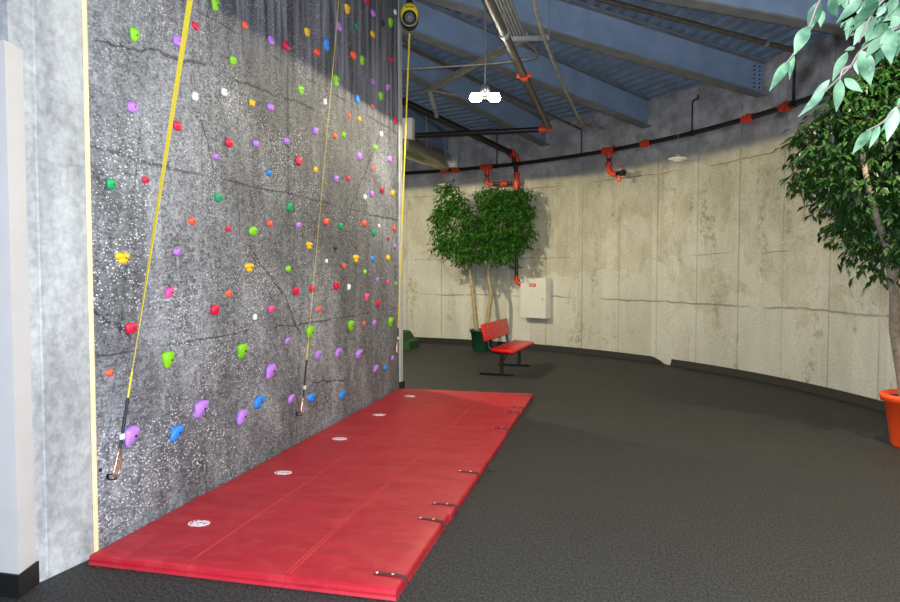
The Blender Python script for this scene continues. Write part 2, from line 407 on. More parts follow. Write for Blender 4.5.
# roof beams
BA = {2.2: 'rightmost', 17.2: 'second', 32.2: 'third', 47.2: 'fourth', 61.9: 'fifth', 77.0: 'leftmost'}
BLAB = {2.2: 'blue-grey steel roof beam ending behind the orange-potted tree',
        17.2: 'blue-grey steel roof beam crossing above the big orange-potted tree',
        32.2: 'deep blue-grey roof beam bolted to the wall left of the near leaves',
        47.2: 'blue-grey roof beam passing right behind the hanging twin lamp',
        61.9: 'blue-grey roof beam just below and left of the hanging twin lamp',
        77.0: 'blue-grey roof beam above the silver duct by the climbing wall'}
for dg in BA:
    a = R(dg); t = Vector((-math.sin(a), math.cos(a), 0)); r0, r1 = 1.2, RW-.03
    root = thing('roof_beam', pol(a, r1, beam_z(r1)), BLAB[dg], 'beam', 'steel roof beams')
    def slab(zl, zh, w):
        vs = []
        for r in (r0, r1):
            for zz in (zl, zh):
                for s_ in (-1, 1): vs.append(pol(a, r, beam_z(r)+zz)+t*(s_*w/2))
        return MB().add(vs, [(0, 1, 3, 2), (4, 6, 7, 5), (0, 4, 5, 1), (2, 3, 7, 6), (0, 2, 6, 4), (1, 5, 7, 3)])
    part(slab(.0, .024, .21), 'bottom_flange', M['flange'], root)
    part(slab(.02, .49, .014), 'web', M['steel'], root)
    part(slab(.49, .514, .21), 'top_flange', M['flange'], root)
    for s_ in (-1, 1):
        if s_ == 1 and dg > 50: continue
        pl = MB(); mt = Matrix(((math.cos(a), -math.sin(a), 0, 0), (math.sin(a), math.cos(a), 0, 0), (0, 0, 1, 0), (0, 0, 0, 1)))
        c = pol(a, r1-.13, beam_z(r1-.13)+.26)+t*(s_*.012)
        pl.box((.24, .012, .40), mtx=Matrix.Translation(c) @ mt)
        pl = part(pl, 'connection_plate', M['steel'], root)
        if dg in (32.2, 17.2):
            for i in range(2):
                for j_ in range(6):
                    bb = MB(); cc = c+t*(s_*.008)+Vector((math.cos(a), math.sin(a), 0))*(-.05+.1*i)+Vector((0, 0, -.16+.064*j_))
                    bb.tube([cc, cc+t*(s_*.014)], .013, 6)
                    o = part(bb, 'bolt', M['black_metal'], root); o.parent = pl

# ------------------------------------------------------------------ climbing holds
HOLDS = '''lime 134 35 12 14 j;crimson 195.5 26 8 8 c;purple 177 41 10 11 c;lime 215 5 9 13 j;orange 245 25 6 8 k;lime 233 61 10 9 j
white 195 96 8 10 s;white 224 92 7 9 s;yellow 252 103 8 7 c;purple 132 107 11 12 k;crimson 177 126 10 10 c;crimson 229 143 11 9 c
purple 216.6 156.6 8 7 k;purple 256 143.6 9 8 k;teal 111 184 11 11 c;crimson 145.6 180 9 7 c;teal 218 197.6 8 9 c;orange 192 221 8 8 k
crimson 228 229 7 6 c;lime 253 231 10 10 k;yellow 122.5 258 15 13 t;purple 177.5 252 9 8 k;pink 169 292.5 10 13 p;crimson 131 328 13 12 c
yellow 249 267.5 9 10 t;orange 229 293.6 7 7 k;crimson 214.5 310 10 11 c;white 255 317 5 7 s;lime 241.6 351 12 16 j;lime 167.5 360 14 18 j
orange 110 372.6 9 8 k;purple 200 409 15 18 p;purple 241 417 11 16 p;blue 258.6 402 12 13 p;purple 130.5 436 17 20 p;blue 176 433 14 15 p
purple 271 40.6 8 8 c;crimson 286 46 8 9 c;yellow 307 32.6 7 9 j;yellow 347 9.4 7 9 j;orange 317 52 6 8 k;blue 326 45 6 12 j;purple 339 27 6 8 c
teal 356.6 26 6 6 k;crimson 367 2 6 6 c;purple 373 13 5.5 7 k;white 395 12 3.5 6 s;lime 390 23 5 9 j;black 382.5 23.6 4 6 c;yellow 372.5 34 6 7 k
orange 353 55 6 8 k;lime 362 61 5.5 9 j;crimson 390.5 59 5 6 k;lime 335.6 81 8 11 j;purple 373 82 5.5 6 k;purple 387.5 87.5 4.5 7 p
blue 357 99 5.5 8 c;lime 380.6 96.5 6.5 8 j;orange 372.6 106 5.5 5 k;orange 349 115 5 5 k;white 324.5 101.6 4 7 s;lime 300.5 90 7 9 j
yellow 359.5 118.5 5 5 k;crimson 395 121 5 6 c;purple 270.6 107 9.5 8.5 k;purple 286.5 141 8 7.5 k;purple 315 131 8 8 c;crimson 298 161 6.5 9.5 c
blue 269 172.6 6.5 6.5 k;yellow 315.5 169.6 6.5 6 k;orange 335 136 5 6 k;lime 343.5 134.6 5 6 k;purple 336 179 7 7 c;crimson 348 178.6 6 6 k
purple 359 156 7 8 k;white 381 134 4 6 s;lime 375.5 147.6 6 6 k;purple 389.5 159 5 7.5 k;orange 373 168.6 5 4.5 k;crimson 382 190.5 4 6 c
purple 371.6 194 6 6.5 c;white 365 197 4 5.5 s;yellow 392.5 193 5 6 k;teal 289.5 207 8 8.5 c;orange 270 223.5 6 7 k;purple 298.5 225 6.5 7 k
orange 326 221.5 7 7.5 k;teal 340.5 226 6 7 c;orange 364 223 6 7 k;white 379 226 4 4.5 s;teal 373.5 233 6.5 7 c;orange 394 228.6 5.5 6 k
crimson 388.5 238.5 4 4 c;yellow 309 245.5 7.5 8 t;black 335.5 248 4 5 k;white 326.5 261 4 4.5 s;orange 344 266 6.5 5.5 c;yellow 355.5 258.6 6.5 8.5 t
blue 372.5 259 5 6 k;yellow 388 258 5.5 6.5 k;lime 288.6 269 7 7 k;lime 365 272 5 5.5 k;purple 395 246 5 5 k;purple 377.6 279.5 4 4.5 p
pink 387.6 282 5 5 c;lime 396 283.6 4 5 k;crimson 295.6 291 8 9 c;crimson 312 288.6 7.5 7.5 c;crimson 336 286 6.5 8.5 c;white 348.6 287 3.6 7 s
pink 366.4 297 6 7.5 p;crimson 377.6 303.6 5.5 7 c;pink 271 309 8 7.5 c;orange 319 309 6 6 k;lime 309.4 332.4 9 13.5 j;lime 350.4 326 7 11 j
orange 364 323.4 5 5 k;purple 374 323 4.5 6.5 p;lime 390 322.4 5.5 10 j;purple 287.6 340.6 7.5 7 p;purple 318 354.6 8 9 p;purple 338 352.6 7.5 9.5 p
purple 358.6 354 8 9.5 p;purple 392.4 358 5 5 p;purple 270 371 10.5 15 p;purple 291 398.6 7.5 9 p;blue 311 397.4 7.5 10 k;blue 342.4 394.6 6.5 9 p
purple 375.6 368.6 7.5 7.5 p;blue 385.4 367.6 5.5 6 k'''
KIND = dict(j='teardrop', c='chunky', k='round', p='slanted', s='small', t='three-lobed')
def hold_mesh(kind, w, h, p, seed):
    rnd = random.Random(seed); b = MB()
    bm = bmesh.new()
    if kind == 't':
        bmesh.ops.create_icosphere(bm, subdivisions=2, radius=1)
        m = bm.copy()
        for cy, cz, s_ in ((-.40, .30, .62), (.40, .32, .60), (.02, -.36, .64)):
            q = m.copy(); q.verts.index_update()
            b.add([Vector((max(-.1, v.co.x*p*.95), (cy+v.co.y*s_)*w/2, (cz+v.co.z*s_)*h/2)) for v in q.verts],
                  [[v.index for v in f.verts] for f in q.faces], True); q.free()
        b.v = [(max(v[0], 0.), v[1], v[2]) for v in b.v]
        m.free(); bm.free(); return b
    bmesh.ops.create_icosphere(bm, subdivisions=3 if h > .09 else 2, radius=1)
    off = Vector((rnd.uniform(-9, 9), rnd.uniform(-9, 9), seed*1.7))
    pw = dict(j=.62, c=.55, k=.85, p=.7, s=.8)[kind]
    for v in bm.verts:
        x, y, z = v.co
        sg = lambda t: math.copysign(abs(t)**pw, t)
        if kind != 'k': y, z, x = sg(y)*.93, sg(z)*.95, sg(x)
        if kind == 'j':
            t = (z+1)/2; y *= .42+.62*t**.8; x *= .45+.6*t; x += .18*max(0, t-.7)
        elif kind == 'p':
            t = (z+1)/2; y *= .58+.5*t; y += .62*(t-.5); x *= .55+.5*t
        elif kind == 'c':
            t = (z+1)/2; y *= .78+.24*t; x *= .75+.3*t
        elif kind == 's':
            y *= .8; z *= 1.
        nz = noise.noise(Vector((x, y, z))*1.4+off); k = 1+.2*nz
        v.co = Vector((max(0., x*k*p), y*k*w/2, z*k*h/2))
    return b.bm(bm, None, True)
ORD = ['', 'second ', 'third ', 'fourth ', 'fifth ', 'sixth ', 'seventh ', 'eighth ', 'ninth ', 'tenth ', 'eleventh ', 'twelfth ', 'thirteenth ', 'fourteenth ']
hl = []
for tok in HOLDS.replace('\n', ';').split(';'):
    c, x, y, w, h, kd = tok.split(); hl.append([c, float(x), float(y), float(w), float(h), kd])
BAND = ['below the lowest wall seam', 'between lowest and middle wall seams', 'between middle and top wall seams', 'above the top wall seam']
byk = {}
for i, e in enumerate(hl):
    P = on_x(e[1], e[2], WX+.004); z = P.z
    e.append(0 if z < 1.2 else 1 if z < 2.42 else 2 if z < 3.63 else 3); e.append(P)
    byk.setdefault((e[0], e[6]), []).append(i)
for i, (c, x, y, w, h, kd, bd, P) in enumerate(hl):
    grp = sorted(byk[(c, bd)], key=lambda q: hl[q][1]); k = grp.index(i)
    noun = KIND[kd]+' '+c
    if len(grp) == 1: lab = f'{noun} climbing hold, the only {c} one {BAND[bd]}'
    elif k == 0: lab = f'{noun} climbing hold, leftmost {c} one {BAND[bd]}'
    elif k == len(grp)-1: lab = f'{noun} climbing hold, rightmost {c} one {BAND[bd]}'
    else: lab = f'{noun} hold, {ORD[k]}{c} one from left {BAND[bd]}'
    d = (P-CP).dot(FW); hm = h*d/F
    pr = min(.08, max(.020, hm*.36))
    # width that gives the seen width on a wall viewed at a slant
    fs = abs((Vector((0, 1, 0))-FW*0).dot(RT)*d-(P-CP).dot(RT)*FW.y)/d   # on-screen share of a length along the wall
    wm = 1.1*max(hm*.7, min(hm*1.5, (w*d/F-pr*.4)/max(fs, .12)))
    root = thing('climbing_hold', (WX, P.y, P.z), lab, 'climbing hold', 'climbing holds')
    o = hold_mesh(kd, wm, hm, pr, i).build('grip', HM[c], root)
    vs = [v.co for v in o.data.vertices]
    cand = [v for v in vs if abs(v.y-wm*.08) < wm*.2 and abs(v.z) < hm*.2]
    sx = max((v.x for v in cand), default=pr*.8)
    br = max(.005, min(.009, hm*.07))
    MB().tube([(sx-.012, wm*.06, 0), (sx+.002, wm*.06, 0)], br, 8).build('bolt', M['black'], root)

# ------------------------------------------------------------------ auto belays with their webbing
def ribbon(pts, wid, tw, th=.003):
    b = MB(); vs = []; m = len(pts)
    for i, p in enumerate(pts):
        t = (pts[min(i+1, m-1)]-pts[max(i-1, 0)]).normalized()
        a = tw[i]; x = Vector((math.cos(a), math.sin(a), 0)); x = (x-t*x.dot(t)).normalized(); y = t.cross(x)
        for sx, sy in ((-1, -1), (1, -1), (1, 1), (-1, 1)): vs.append(p+x*(sx*wid[i]/2)+y*(sy*th/2))
    fs = [(i*4+k, i*4+(k+1) % 4, i*4+4+(k+1) % 4, i*4+4+k) for i in range(m-1) for k in range(4)]
    return b.add(vs, fs+[(0, 1, 2, 3), tuple(4*m-4+k for k in range(4))])
def auto_belay(top, bot, label, wtop, tw0, tw1, arm_from, sl=.19):
    top = Vector(top); bot = Vector(bot)
    root = thing('auto_belay', top+Vector((0, 0, .22)), label, 'auto belay')
    c = top+Vector((0, 0, .22))
    rot = Matrix.Rotation(pi/2, 3, 'X')      # lathe axis -> along Y
    fa = math.atan2(c.x, -c.y+0)*-1; RZ = Matrix.Rotation(math.atan2(-c.x, c.y)*1., 3, 'Z')
    def oval(prof, dz=0., sx=1., sz=1.3):
        b = MB(); n = 36; vs = []
        for r, yy in prof:
            for k in range(n):
                a = 2*pi*k/n; vs.append(c+RZ @ Vector((r*sx*math.cos(a), yy, r*sz*math.sin(a)+dz)))
        fs = [(i*n+k, i*n+(k+1) % n, (i+1)*n+(k+1) % n, (i+1)*n+k) for i in range(len(prof)-1) for k in range(n)]
        b.add(vs, fs, True); b.add(vs[-n:], [tuple(range(n))]); b.add(vs[:n], [tuple(range(n))]); return b
    part(oval([(.105, .10), (.128, .08), (.128, -.055), (.11, -.07)]), 'back_casing', M['black'], root)
    part(oval([(.118, -.05), (.124, -.07), (.112, -.092), (.085, -.10)], .008), 'front_cover', M['belay_yellow'], root)
    part(oval([(.098, -.090), (.098, -.112), (.08, -.118)], -.045, 1, 1.), 'drum_guard', M['black'], root)
    part(oval([(.066, -.112), (.066, -.126), (.054, -.132)], -.045, 1, 1.), 'drum_plate', M['belay_grey'], root)
    part(oval([(.026, -.128), (.026, -.136), (.018, -.14)], -.045, 1, 1.), 'hub_cap', M['galv'], root)
    b = MB(); b.tube(smooth_path([c+RZ @ Vector(q) for q in ((-.116, -.09, -.03), (-.108, -.09, -.085), (-.065, -.098, -.138), (0, -.1, -.156), (.065, -.098, -.138), (.108, -.09, -.085), (.116, -.09, -.03))]), .010, 8)
    part(b, 'lower_rim', M['galv'], root)
    # embossed plate above the drum
    b = MB()
    for i, (w_, dx) in enumerate(((.018, -.045), (.014, -.022), (.018, 0), (.014, .022), (.018, .045))):
        b.box((w_, .004, .022), mtx=Matrix.Translation(c+RZ @ Vector((dx, -.099, .100-.2*dx*dx))) @ RZ.to_4x4())
    part(b, 'front_lettering', M['strap'], root)
    b = MB(); b.box((.09, .05, .09), c+Vector((0, .0, .18)), bevel=.015); b.box((.04, .03, .10), c+Vector((0, 0, .25)), bevel=.01)
    part(b, 'hanging_bracket', M['black'], root)
    b = MB(); b.tube([c+Vector((0, 0, .28)), Vector(arm_from)], .022, 8)
    part(b, 'support_arm', M['black_metal'], root)
    # webbing, black sleeve, hook
    L = (bot-top).length; s0 = 1-sl; m = 40
    pts = [top.lerp(bot, s0*i/m) for i in range(m+1)]
    wid = [wtop*(1-.4*(i/m)) for i in range(m+1)]
    tw = [tw0+(tw1-tw0)*(i/m) for i in range(m+1)]
    part(ribbon(pts, wid, tw), 'webbing', M['web_yellow'], root)
    a_, b_ = top.lerp(bot, s0-.035), top.lerp(bot, s0+.005)
    part(MB().tube([a_, b_], .0065, 6), 'stitched_end', M['web_yellow'], root)
    k_ = top.lerp(bot, 1-.03*5/L)
    part(MB().tube([top.lerp(bot, s0), k_], [.010, .009], 8), 'sleeve', M['web_dark'], root)
    wt = k_.lerp(top.lerp(bot, s0), .25)
    part(MB().box((.02, .03, .035), wt+Vector((.012, -.012, 0)), bevel=.004), 'white_tag', M['white'], root)
    d = (bot-top).normalized(); sd = Vector((0, 1, 0)); b = MB()
    p0 = k_; ln = .17
    sd = (sd-d*sd.dot(d)).normalized()
    loop = [p0+d*.0, p0+d*.03+sd*.018, p0+d*(ln*.55)+sd*.024, p0+d*(ln*.9)+sd*.022, p0+d*ln, p0+d*(ln*.88)-sd*.022, p0+d*(ln*.5)-sd*.012, p0+d*.03-sd*.010, p0]
    b.tube(smooth_path(loop, 6), .007, 8)
    hk = part(b, 'carabiner', M['hook'], root)
    g = MB(); g.tube([p0+d*(ln*.3)-sd*.012, p0+d*(ln*.75)-sd*.02], .010, 8)
    o = part(g, 'gate_sleeve', M['hook'], root); o.parent = hk
    g = MB(); g.tube(smooth_path([p0+d*ln, p0+d*(ln+.02)-Vector((.05, 0, 0)), p0+d*(ln+.01)-Vector((.10, 0, 0))]), .009, 8)
    return root, p0+d*ln
def wall_anchor(p, label):
    root = thing('wall_anchor', (WX, p.y, p.z), label, 'wall anchor')
    b = MB(); b.box((.006, .024, .03), (WX+.003, p.y, p.z), bevel=.002, seg=1)
    part(b, 'plate', M['black_metal'], root)
    b = MB(); q = Vector((WX+.006, p.y, p.z)); e = Vector((p.x, p.y, p.z))
    b.tube(smooth_path([q+Vector((0, 0, .018)), e+Vector((-.006, 0, .012)), e+Vector((.006, 0, -.002)), e+Vector((-.006, 0, -.014)), q+Vector((0, 0, -.018))]), .004, 8)
    part(b, 'eye', M['black_metal'], root)
def belay_line(x0, y0, X0, x1, y1, X1, ztop):
    a = on_x(x0, y0, X0); b_ = on_x(x1, y1, X1); t = (ztop-a.z)/(b_.z-a.z)
    return a+(b_-a)*t, a
top, bot = belay_line(116, 474, -2.94, 190, 0, -2.78, 5.0)
_, e = auto_belay(top, bot, 'yellow auto belay webbing hanging nearest, at the left of the climbing wall', .042, 1.1, -.93, (WX-.1, top.y, 5.5), .10)
wall_anchor(e, 'small dark anchor at the lower left of the climbing wall')
top, bot = belay_line(302, 412, -2.94, 339, 0, -2.70, 5.0)
_, e = auto_belay(top, bot, 'thin yellow auto belay webbing down the middle of the climbing wall', .022, 1.8, 2.02, (WX-.1, top.y, 5.5), .108)
wall_anchor(e, 'small dark anchor near the blue holds in the wall middle')
top = on_x(409.5, 33, -2.82); bot = on_x(397, 352, -2.95)
_, e = auto_belay(top, bot, 'round yellow and black auto belay hanging at the far edge of the climbing wall', (.024), .75, 1.2, (WX-.05, top.y, top.z+.55), .075)

# ------------------------------------------------------------------ crash mats
YB = [3.335, 4.485, 5.70, 6.86, 8.01, 9.19]
XR = [-1.10, -1.085, -1.085, -1.095, -1.085]
ML = ['nearest red crash mat, at the bottom of the photo', 'second red crash mat from the front, under the purple holds',
      'middle red crash mat of the row along the wall', 'fourth red crash mat from the front, second from the bench', 'farthest red crash mat, nearest the red bench']
STRAP = [[3.46, 4.30], [4.62, 5.42], [], [7.05, 7.90], [8.19, 9.03]]
TH = .062
for i in range(5):
    y0, y1 = YB[i]+.0006, YB[i+1]-.0006; xr = XR[i]; xs = [-2.955+.006*(i % 2), -2.33, (-1.72, -1.70, -1.712, -1.70, -1.685)[i], xr]
    root = thing('crash_mat', ((xs[0]+xr)/2, (y0+y1)/2, 0), ML[i]+' ', 'crash mat', 'red crash mats')
    root['label'] = ML[i]
    for k in range(3):
        x0, x1 = xs[k]+.0006, xs[k+1]-.0006
        b = MB(); bm = bmesh.new(); bmesh.ops.create_grid(bm, x_segments=12, y_segments=16, size=.5)
        nx, ny = 12, 16; bm.free(); vs = []; fs = []
        rnd = random.Random(i*7+k); of = Vector((rnd.random()*20, rnd.random()*20, 0))
        prof = [(0., .0), (.012, .010), (.006, .03), (.010, .048), (0.003, TH-.006)]
        def H(u, v):
            e = min(1, min(u if k == 0 else 1, 1-u if k == 2 else 1)*9)*min(1, min(v if i == 0 else v*2+.5, 1-v if i == 4 else (1-v)*2+.5)*16)
            return TH-.004+.006*math.sqrt(max(0, e))+.004*noise.noise(Vector(((x0+(x1-x0)*u)*2.2, (y0+(y1-y0)*v)*4.2, 3)))*min(1, (u if k == 0 else 1)*9, ((1-u) if k == 2 else 1)*9)
        for a in range(nx+1):
            for c in range(ny+1):
                u, v = a/nx, c/ny; vs.append((x0+(x1-x0)*u, y0+(y1-y0)*v, H(u, v)))
        gi = lambda a, c: a*(ny+1)+c
        fs = [(gi(a, c), gi(a+1, c), gi(a+1, c+1), gi(a, c+1)) for a in range(nx) for c in range(ny)]
        ring = [(a, 0) for a in range(nx)]+[(nx, c) for c in range(ny)]+[(a, ny) for a in range(nx, 0, -1)]+[(0, c) for c in range(ny, 0, -1)]
        prev = list(range(len(vs), len(vs)+len(ring))); vs += [vs[gi(*q)] for q in ring]     # own vertices, so the rim stays crisp
        for (dz, out) in ((TH*.78, .007), (TH*.5, .009), (TH*.25, .008), (.0, .011 if i == 0 else .005)):
            cur = []
            for q in ring:
                p = vs[gi(*q)]; x, y = p[0], p[1]
                oy = -1 if q[1] == 0 else 1 if q[1] == ny else 0; ox = -1 if q[0] == 0 else 1 if q[0] == nx else 0
                if (k < 2 and ox > 0) or (k > 0 and ox < 0): ox = 0
                if not (i == 0 and oy < 0 or ox > 0): ox *= .2; oy *= .2
                cur.append(len(vs)); vs.append((x+ox*out, y+oy*out*(2 if i == 0 else .6), dz))
            m_ = len(ring)
            fs += [(prev[t], prev[(t+1) % m_], cur[(t+1) % m_], cur[t]) for t in range(m_)]; prev = cur
        fs.append(tuple(prev)); b.add(vs, fs, True); b.sm = [t < nx*ny for t in range(len(fs))]
        part(b, 'panel', M['vinyl'], root)
    for k in (1, 2):
        b = MB(); x = xs[k]
        for dx in ((0,) if k == 1 else (-.011, .011)):
            b.tube([(x+dx, yy, TH+.002+.004*noise.noise(Vector(((x+dx)*2.2, yy*4.2, 3)))) for yy in [y0+.012+(y1-y0-.024)*q/24 for q in range(25)]], .0022, 6)
        part(b, 'piping', M['seam'], root)
    for y in STRAP[i]:
        rnd = random.Random(int(y*100)); sk = rnd.uniform(-.02, .02); b = MB(); vs = []
        path = [(xr-.16, TH+.006), (xr-.09, TH+.006), (xr-.03, TH+.007), (xr+.010, TH+.001), (xr+.024, TH-.02), (xr+.028, .022), (xr+.022, .006)]
        for q, (px, pz) in enumerate(path):
            for dy in (-.011, .011):
                for dz in (0, .004):
                    vs.append((px+(dz if q > 3 else 0), y+dy+sk*(px-xr)/.16, pz+(dz if q <= 3 else 0)))
        fs = []
        for q in range(len(path)-1):
            o_ = q*4
            fs += [(o_, o_+4, o_+5, o_+1), (o_+2, o_+3, o_+7, o_+6), (o_+1, o_+5, o_+7, o_+3), (o_, o_+2, o_+6, o_+4)]
        fs += [(0, 1, 3, 2), tuple(len(vs)-4+t for t in (0, 2, 3, 1))]
        st = part(b.add(vs, fs), 'strap', M['strap'], root)
        for px in (xr-.145, xr-.055):
            g = MB(); g.lathe([(.009, 0), (.008, .004), (.004, .006), (.0005, .0065)], 12, (px, y+sk*(px-xr)/.16, TH+.009))
            o = part(g, 'rivet', M['brass'], root); o.parent = st
    if i == 2:      # this mat's strap hangs loose off its edge
        b = MB(); b.tube(smooth_path([Vector((xr+.004, 5.78, .05)), Vector((xr+.035, 5.76, .03)), Vector((xr+.05, 5.72, .008)), Vector((xr+.08, 5.70, .008)), Vector((xr+.10, 5.73, .03))]), .008, 8)
        part(b, 'strap', M['strap'], root)
    # printed emblem: a ring of petals around a grey band
    lx, ly = -2.61, (3.89, 5.05, 6.22, 7.38, 8.59)[i]; b = MB(); zt = TH+.0048
    for t in range(11):
        a = 2*pi*t/11; cx_, cy_ = lx+.045*math.cos(a), ly+.040*math.sin(a)
        b.lathe([(.018, 0), (.017, .0015), (.0005, .0016)], 10, (cx_, cy_, zt))
    b.lathe([(.024, 0), (.023, .0015), (.0005, .0016)], 14, (lx, ly, zt))
    for t in range(7):
        a = pi*(.72+.11*t); b.lathe([(.008, 0), (.007, .0015), (.0005, .0016)], 8, (lx+.078*math.cos(a), ly+.058*math.sin(a), zt))
    em = part(b, 'emblem', M['print'], root)
    g = MB(); g.box((.075, .013, .002), (lx+.01, ly+.004, zt+.0016)); o = part(g, 'emblem_band', M['printgrey'], root); o.parent = em

# ------------------------------------------------------------------ red bench
root = thing('park_bench', (-1.84, 11.71, 0), 'red slab bench with black tube frame, in front of the green-potted tree', 'bench', rz=R(-5.6))
def lp(mb, name, mat): return mb.build(name, mat, root)
def slab_mesh(L0, L1, w, th, bev, mtx):
    b = MB(); b.box((w, L1-L0, th), (0, (L0+L1)/2, 0), mtx=mtx, bevel=bev, seg=4, smooth=True); return b
m = Matrix.Translation((.15, 0, .425)) @ Matrix.Rotation(R(4), 4, 'Y')
s_ = slab_mesh(-.82, .72, .38, .06, .026, m)
lp(s_, 'seat', M['red_paint'])
m = Matrix.Translation((-.165, 0, .71)) @ Matrix.Rotation(R(-12), 4, 'Y')
lp(slab_mesh(-.84, .74, .05, .29, .022, m), 'backrest', M['red_paint'])
for y in (-.62, .60):
    lp(MB().box((.58, .055, .045), (0, y, .0225), bevel=.01), 'foot', M['black_metal'])
    lp(MB().tube([(.09, y, .03), (.09, y, .40)], .030, 12), 'leg', M['black_metal'])
    lp(MB().tube(smooth_path([(.30, y, .38), (.02, y, .378), (-.08, y, .40), (-.13, y, .46), (-.145, y, .55), (-.175, y, .66), (-.20, y, .75)]), .024, 10), 'back_support', M['black_metal'])
    for zz in (.67, .79):
        lp(MB().tube([(-.15-.026*(zz-.67)/.12, y, zz), (-.122-.026*(zz-.67)/.12, y, zz)], .012, 8), 'bolt', M['galv'])
lp(MB().tube([(.11, -.60, .25), (.11, -.2, .37), (.11, -.05, .392)], .010, 8), 'brace_rod', M['black_metal'])
lp(MB().box((.03, 1.24, .03), (.10, -.01, .385)), 'seat_rail', M['black_metal'])

# ------------------------------------------------------------------ foliage
def leaf(mb, p, d, up, L, W, fold=.25, droop=.15, seg=4):
    """a pointed leaf from p along d"""
    d = d.normalized(); s = d.cross(up)
    if s.length < 1e-3: s = d.cross(Vector((1, 0, .3)))
    s.normalize(); nrm = s.cross(d).normalized(); vs = []; fs = []
    for i in range(seg+1):
        t = i/seg; w = W*.5*math.sin(pi*min(1, t**.82))*(1-.25*t); c = p+d*(L*t)-nrm*(droop*L*t*t)
        if i in (0, seg): w = .0006
        vs += [c-s*w+nrm*(fold*w), c, c+s*w+nrm*(fold*w)]
    for i in range(seg):
        a = i*3; fs += [(a, a+1, a+4, a+3), (a+1, a+2, a+5, a+4)]
    mb.add(vs, fs, True)
def crown(lobes, n, L, seed, keep=lambda p: True, seg=2, down=.75):
    rnd = random.Random(seed); mb = MB(); twigs = []
    wsum = sum(l[1][0]*l[1][1]*l[1][2] for l in lobes); cnt = 0
    for c, rr in lobes:
        m = int(n*rr[0]*rr[1]*rr[2]/wsum/7)
        for _ in range(m):
            while True:
                v = Vector([rnd.uniform(-1, 1) for _ in range(3)])
                if v.length < 1: break
            v = v.normalized()*(v.length**.45)
            p = Vector(c)+Vector((v.x*rr[0], v.y*rr[1], v.z*rr[2]))
            if not keep(p): continue
            out = Vector((v.x, v.y, v.z*.4)).normalized()
            td = (out+Vector((rnd.uniform(-.6, .6), rnd.uniform(-.6, .6), rnd.uniform(-.7, .15)))).normalized()
            twigs.append((p-td*L*1.2, p+td*L*1.6))
            for q in range(7):
                bp = p+td*(L*(-1.0+.42*q)); a = rnd.uniform(0, 2*pi)
                ld = td*.5+Vector((math.cos(a), math.sin(a), 0))*.8+Vector((0, 0, -down*rnd.uniform(.4, 1.5)))
                l = L*rnd.uniform(.75, 1.2)
                if keep(bp+ld.normalized()*l):
                    leaf(mb, bp, ld, Vector((rnd.uniform(-.5, .5), rnd.uniform(-.5, .5), 1)), l, l*.48, .3, .2, seg)
    return mb, twigs
def inside(p, m=.14): return math.hypot(p.x-CX, p.y-CY) < RW-m

# double-stemmed tree in the green pot at the back wall
tp = on_z(482, 350, 0); 
T1 = thing('potted_ficus', tp, 'two-stemmed leafy ficus tree in a green pot against the back wall', 'potted tree')
D1 = (tp-CP).dot(FW)
b = MB(); b.lathe([(.0, 0), (.19, 0), (.20, .02), (.245, .40), (.27, .405), (.275, .45), (.25, .455), (.235, .40), (.0, .40)], 32, tp)
pot = part(b, 'pot', M['green_pot'], T1)
b = MB(); b.lathe([(.0, .405), (.12, .415), (.236, .40)], 24, tp); part(b, 'soil', M['soil'], T1)
def Q(x, y, dd): return at_d(x, y, dd)
s1 = smooth_path([Q(477, 333, D1), Q(475, 312, D1), Q(472, 285, D1), Q(467, 262, D1), Q(460, 238, D1-.1), Q(456, 212, D1-.1)])
s2 = smooth_path([Q(486, 333, D1), Q(489, 310, D1), Q(491, 293, D1), Q(488, 270, D1), Q(496, 250, D1-.1), Q(503, 215, D1-.1)])
for s_ in (s1, s2):
    st = part(MB().tube(s_, [.055-.032*i/len(s_) for i in range(len(s_))], 10), 'stem', M['bark_pale'], T1)
lob = [(Q(455, 228, D1-.1), (.44, .45, .56)), (Q(450, 200, D1-.1), (.27, .34, .30)), (Q(447, 188, D1-.1), (.16, .2, .14)), (Q(467, 252, D1-.15), (.30, .36, .28)), (Q(444, 246, D1-.1), (.20, .26, .22)), (Q(438, 215, D1-.1), (.18, .25, .16)),
       (Q(504, 222, D1-.15), (.52, .48, .60)), (Q(515, 204, D1-.15), (.38, .42, .36)), (Q(492, 197, D1-.15), (.28, .36, .26)), (Q(502, 250, D1-.2), (.36, .4, .30)), (Q(522, 232, D1-.15), (.26, .3, .34)), (Q(484, 240, D1-.1), (.28, .36, .34)), (Q(531, 210, D1-.15), (.16, .2, .14))]
mb, tw = crown(lob, 13000, .092, 3, inside, 2, .5)
part(mb, 'foliage', M['leaf_far'], T1)
b = MB()
for a_, c_ in tw[::10]: b.tube([a_, c_], .006, 4)
tag(part(b, 'twigs', M['twig'], T1), kind='stuff')

# big tree in the orange pot on the right
tp = on_z(916, 447, 0)
T2 = thing('potted_ficus', tp, 'tall dark leafy ficus tree in an orange pot at the right edge', 'potted tree')
D2 = (tp-CP).dot(FW)
b = MB(); b.lathe([(.0, 0), (.20, 0), (.21, .02), (.275, .44), (.305, .445), (.318, .49), (.31, .515), (.28, .515), (.27, .47), (.0, .46)], 40, tp)
part(b, 'pot', M['orange_pot'], T2)
b = MB(); b.lathe([(.0, .48), (.15, .485), (.272, .472)], 24, tp); part(b, 'soil', M['soil'], T2)
s1 = smooth_path([Q(906, 405, D2), Q(903, 378, D2), Q(895, 330, D2), Q(894, 290, D2-.05), Q(887, 250, D2-.15), Q(876, 215, D2-.32), Q(866, 175, D2-.34), Q(859, 130, D2-.1), Q(856, 95, D2+.1)])
part(MB().tube(s1, [.062-.050*i/len(s1) for i in range(len(s1))], 12), 'trunk', M['bark'], T2)
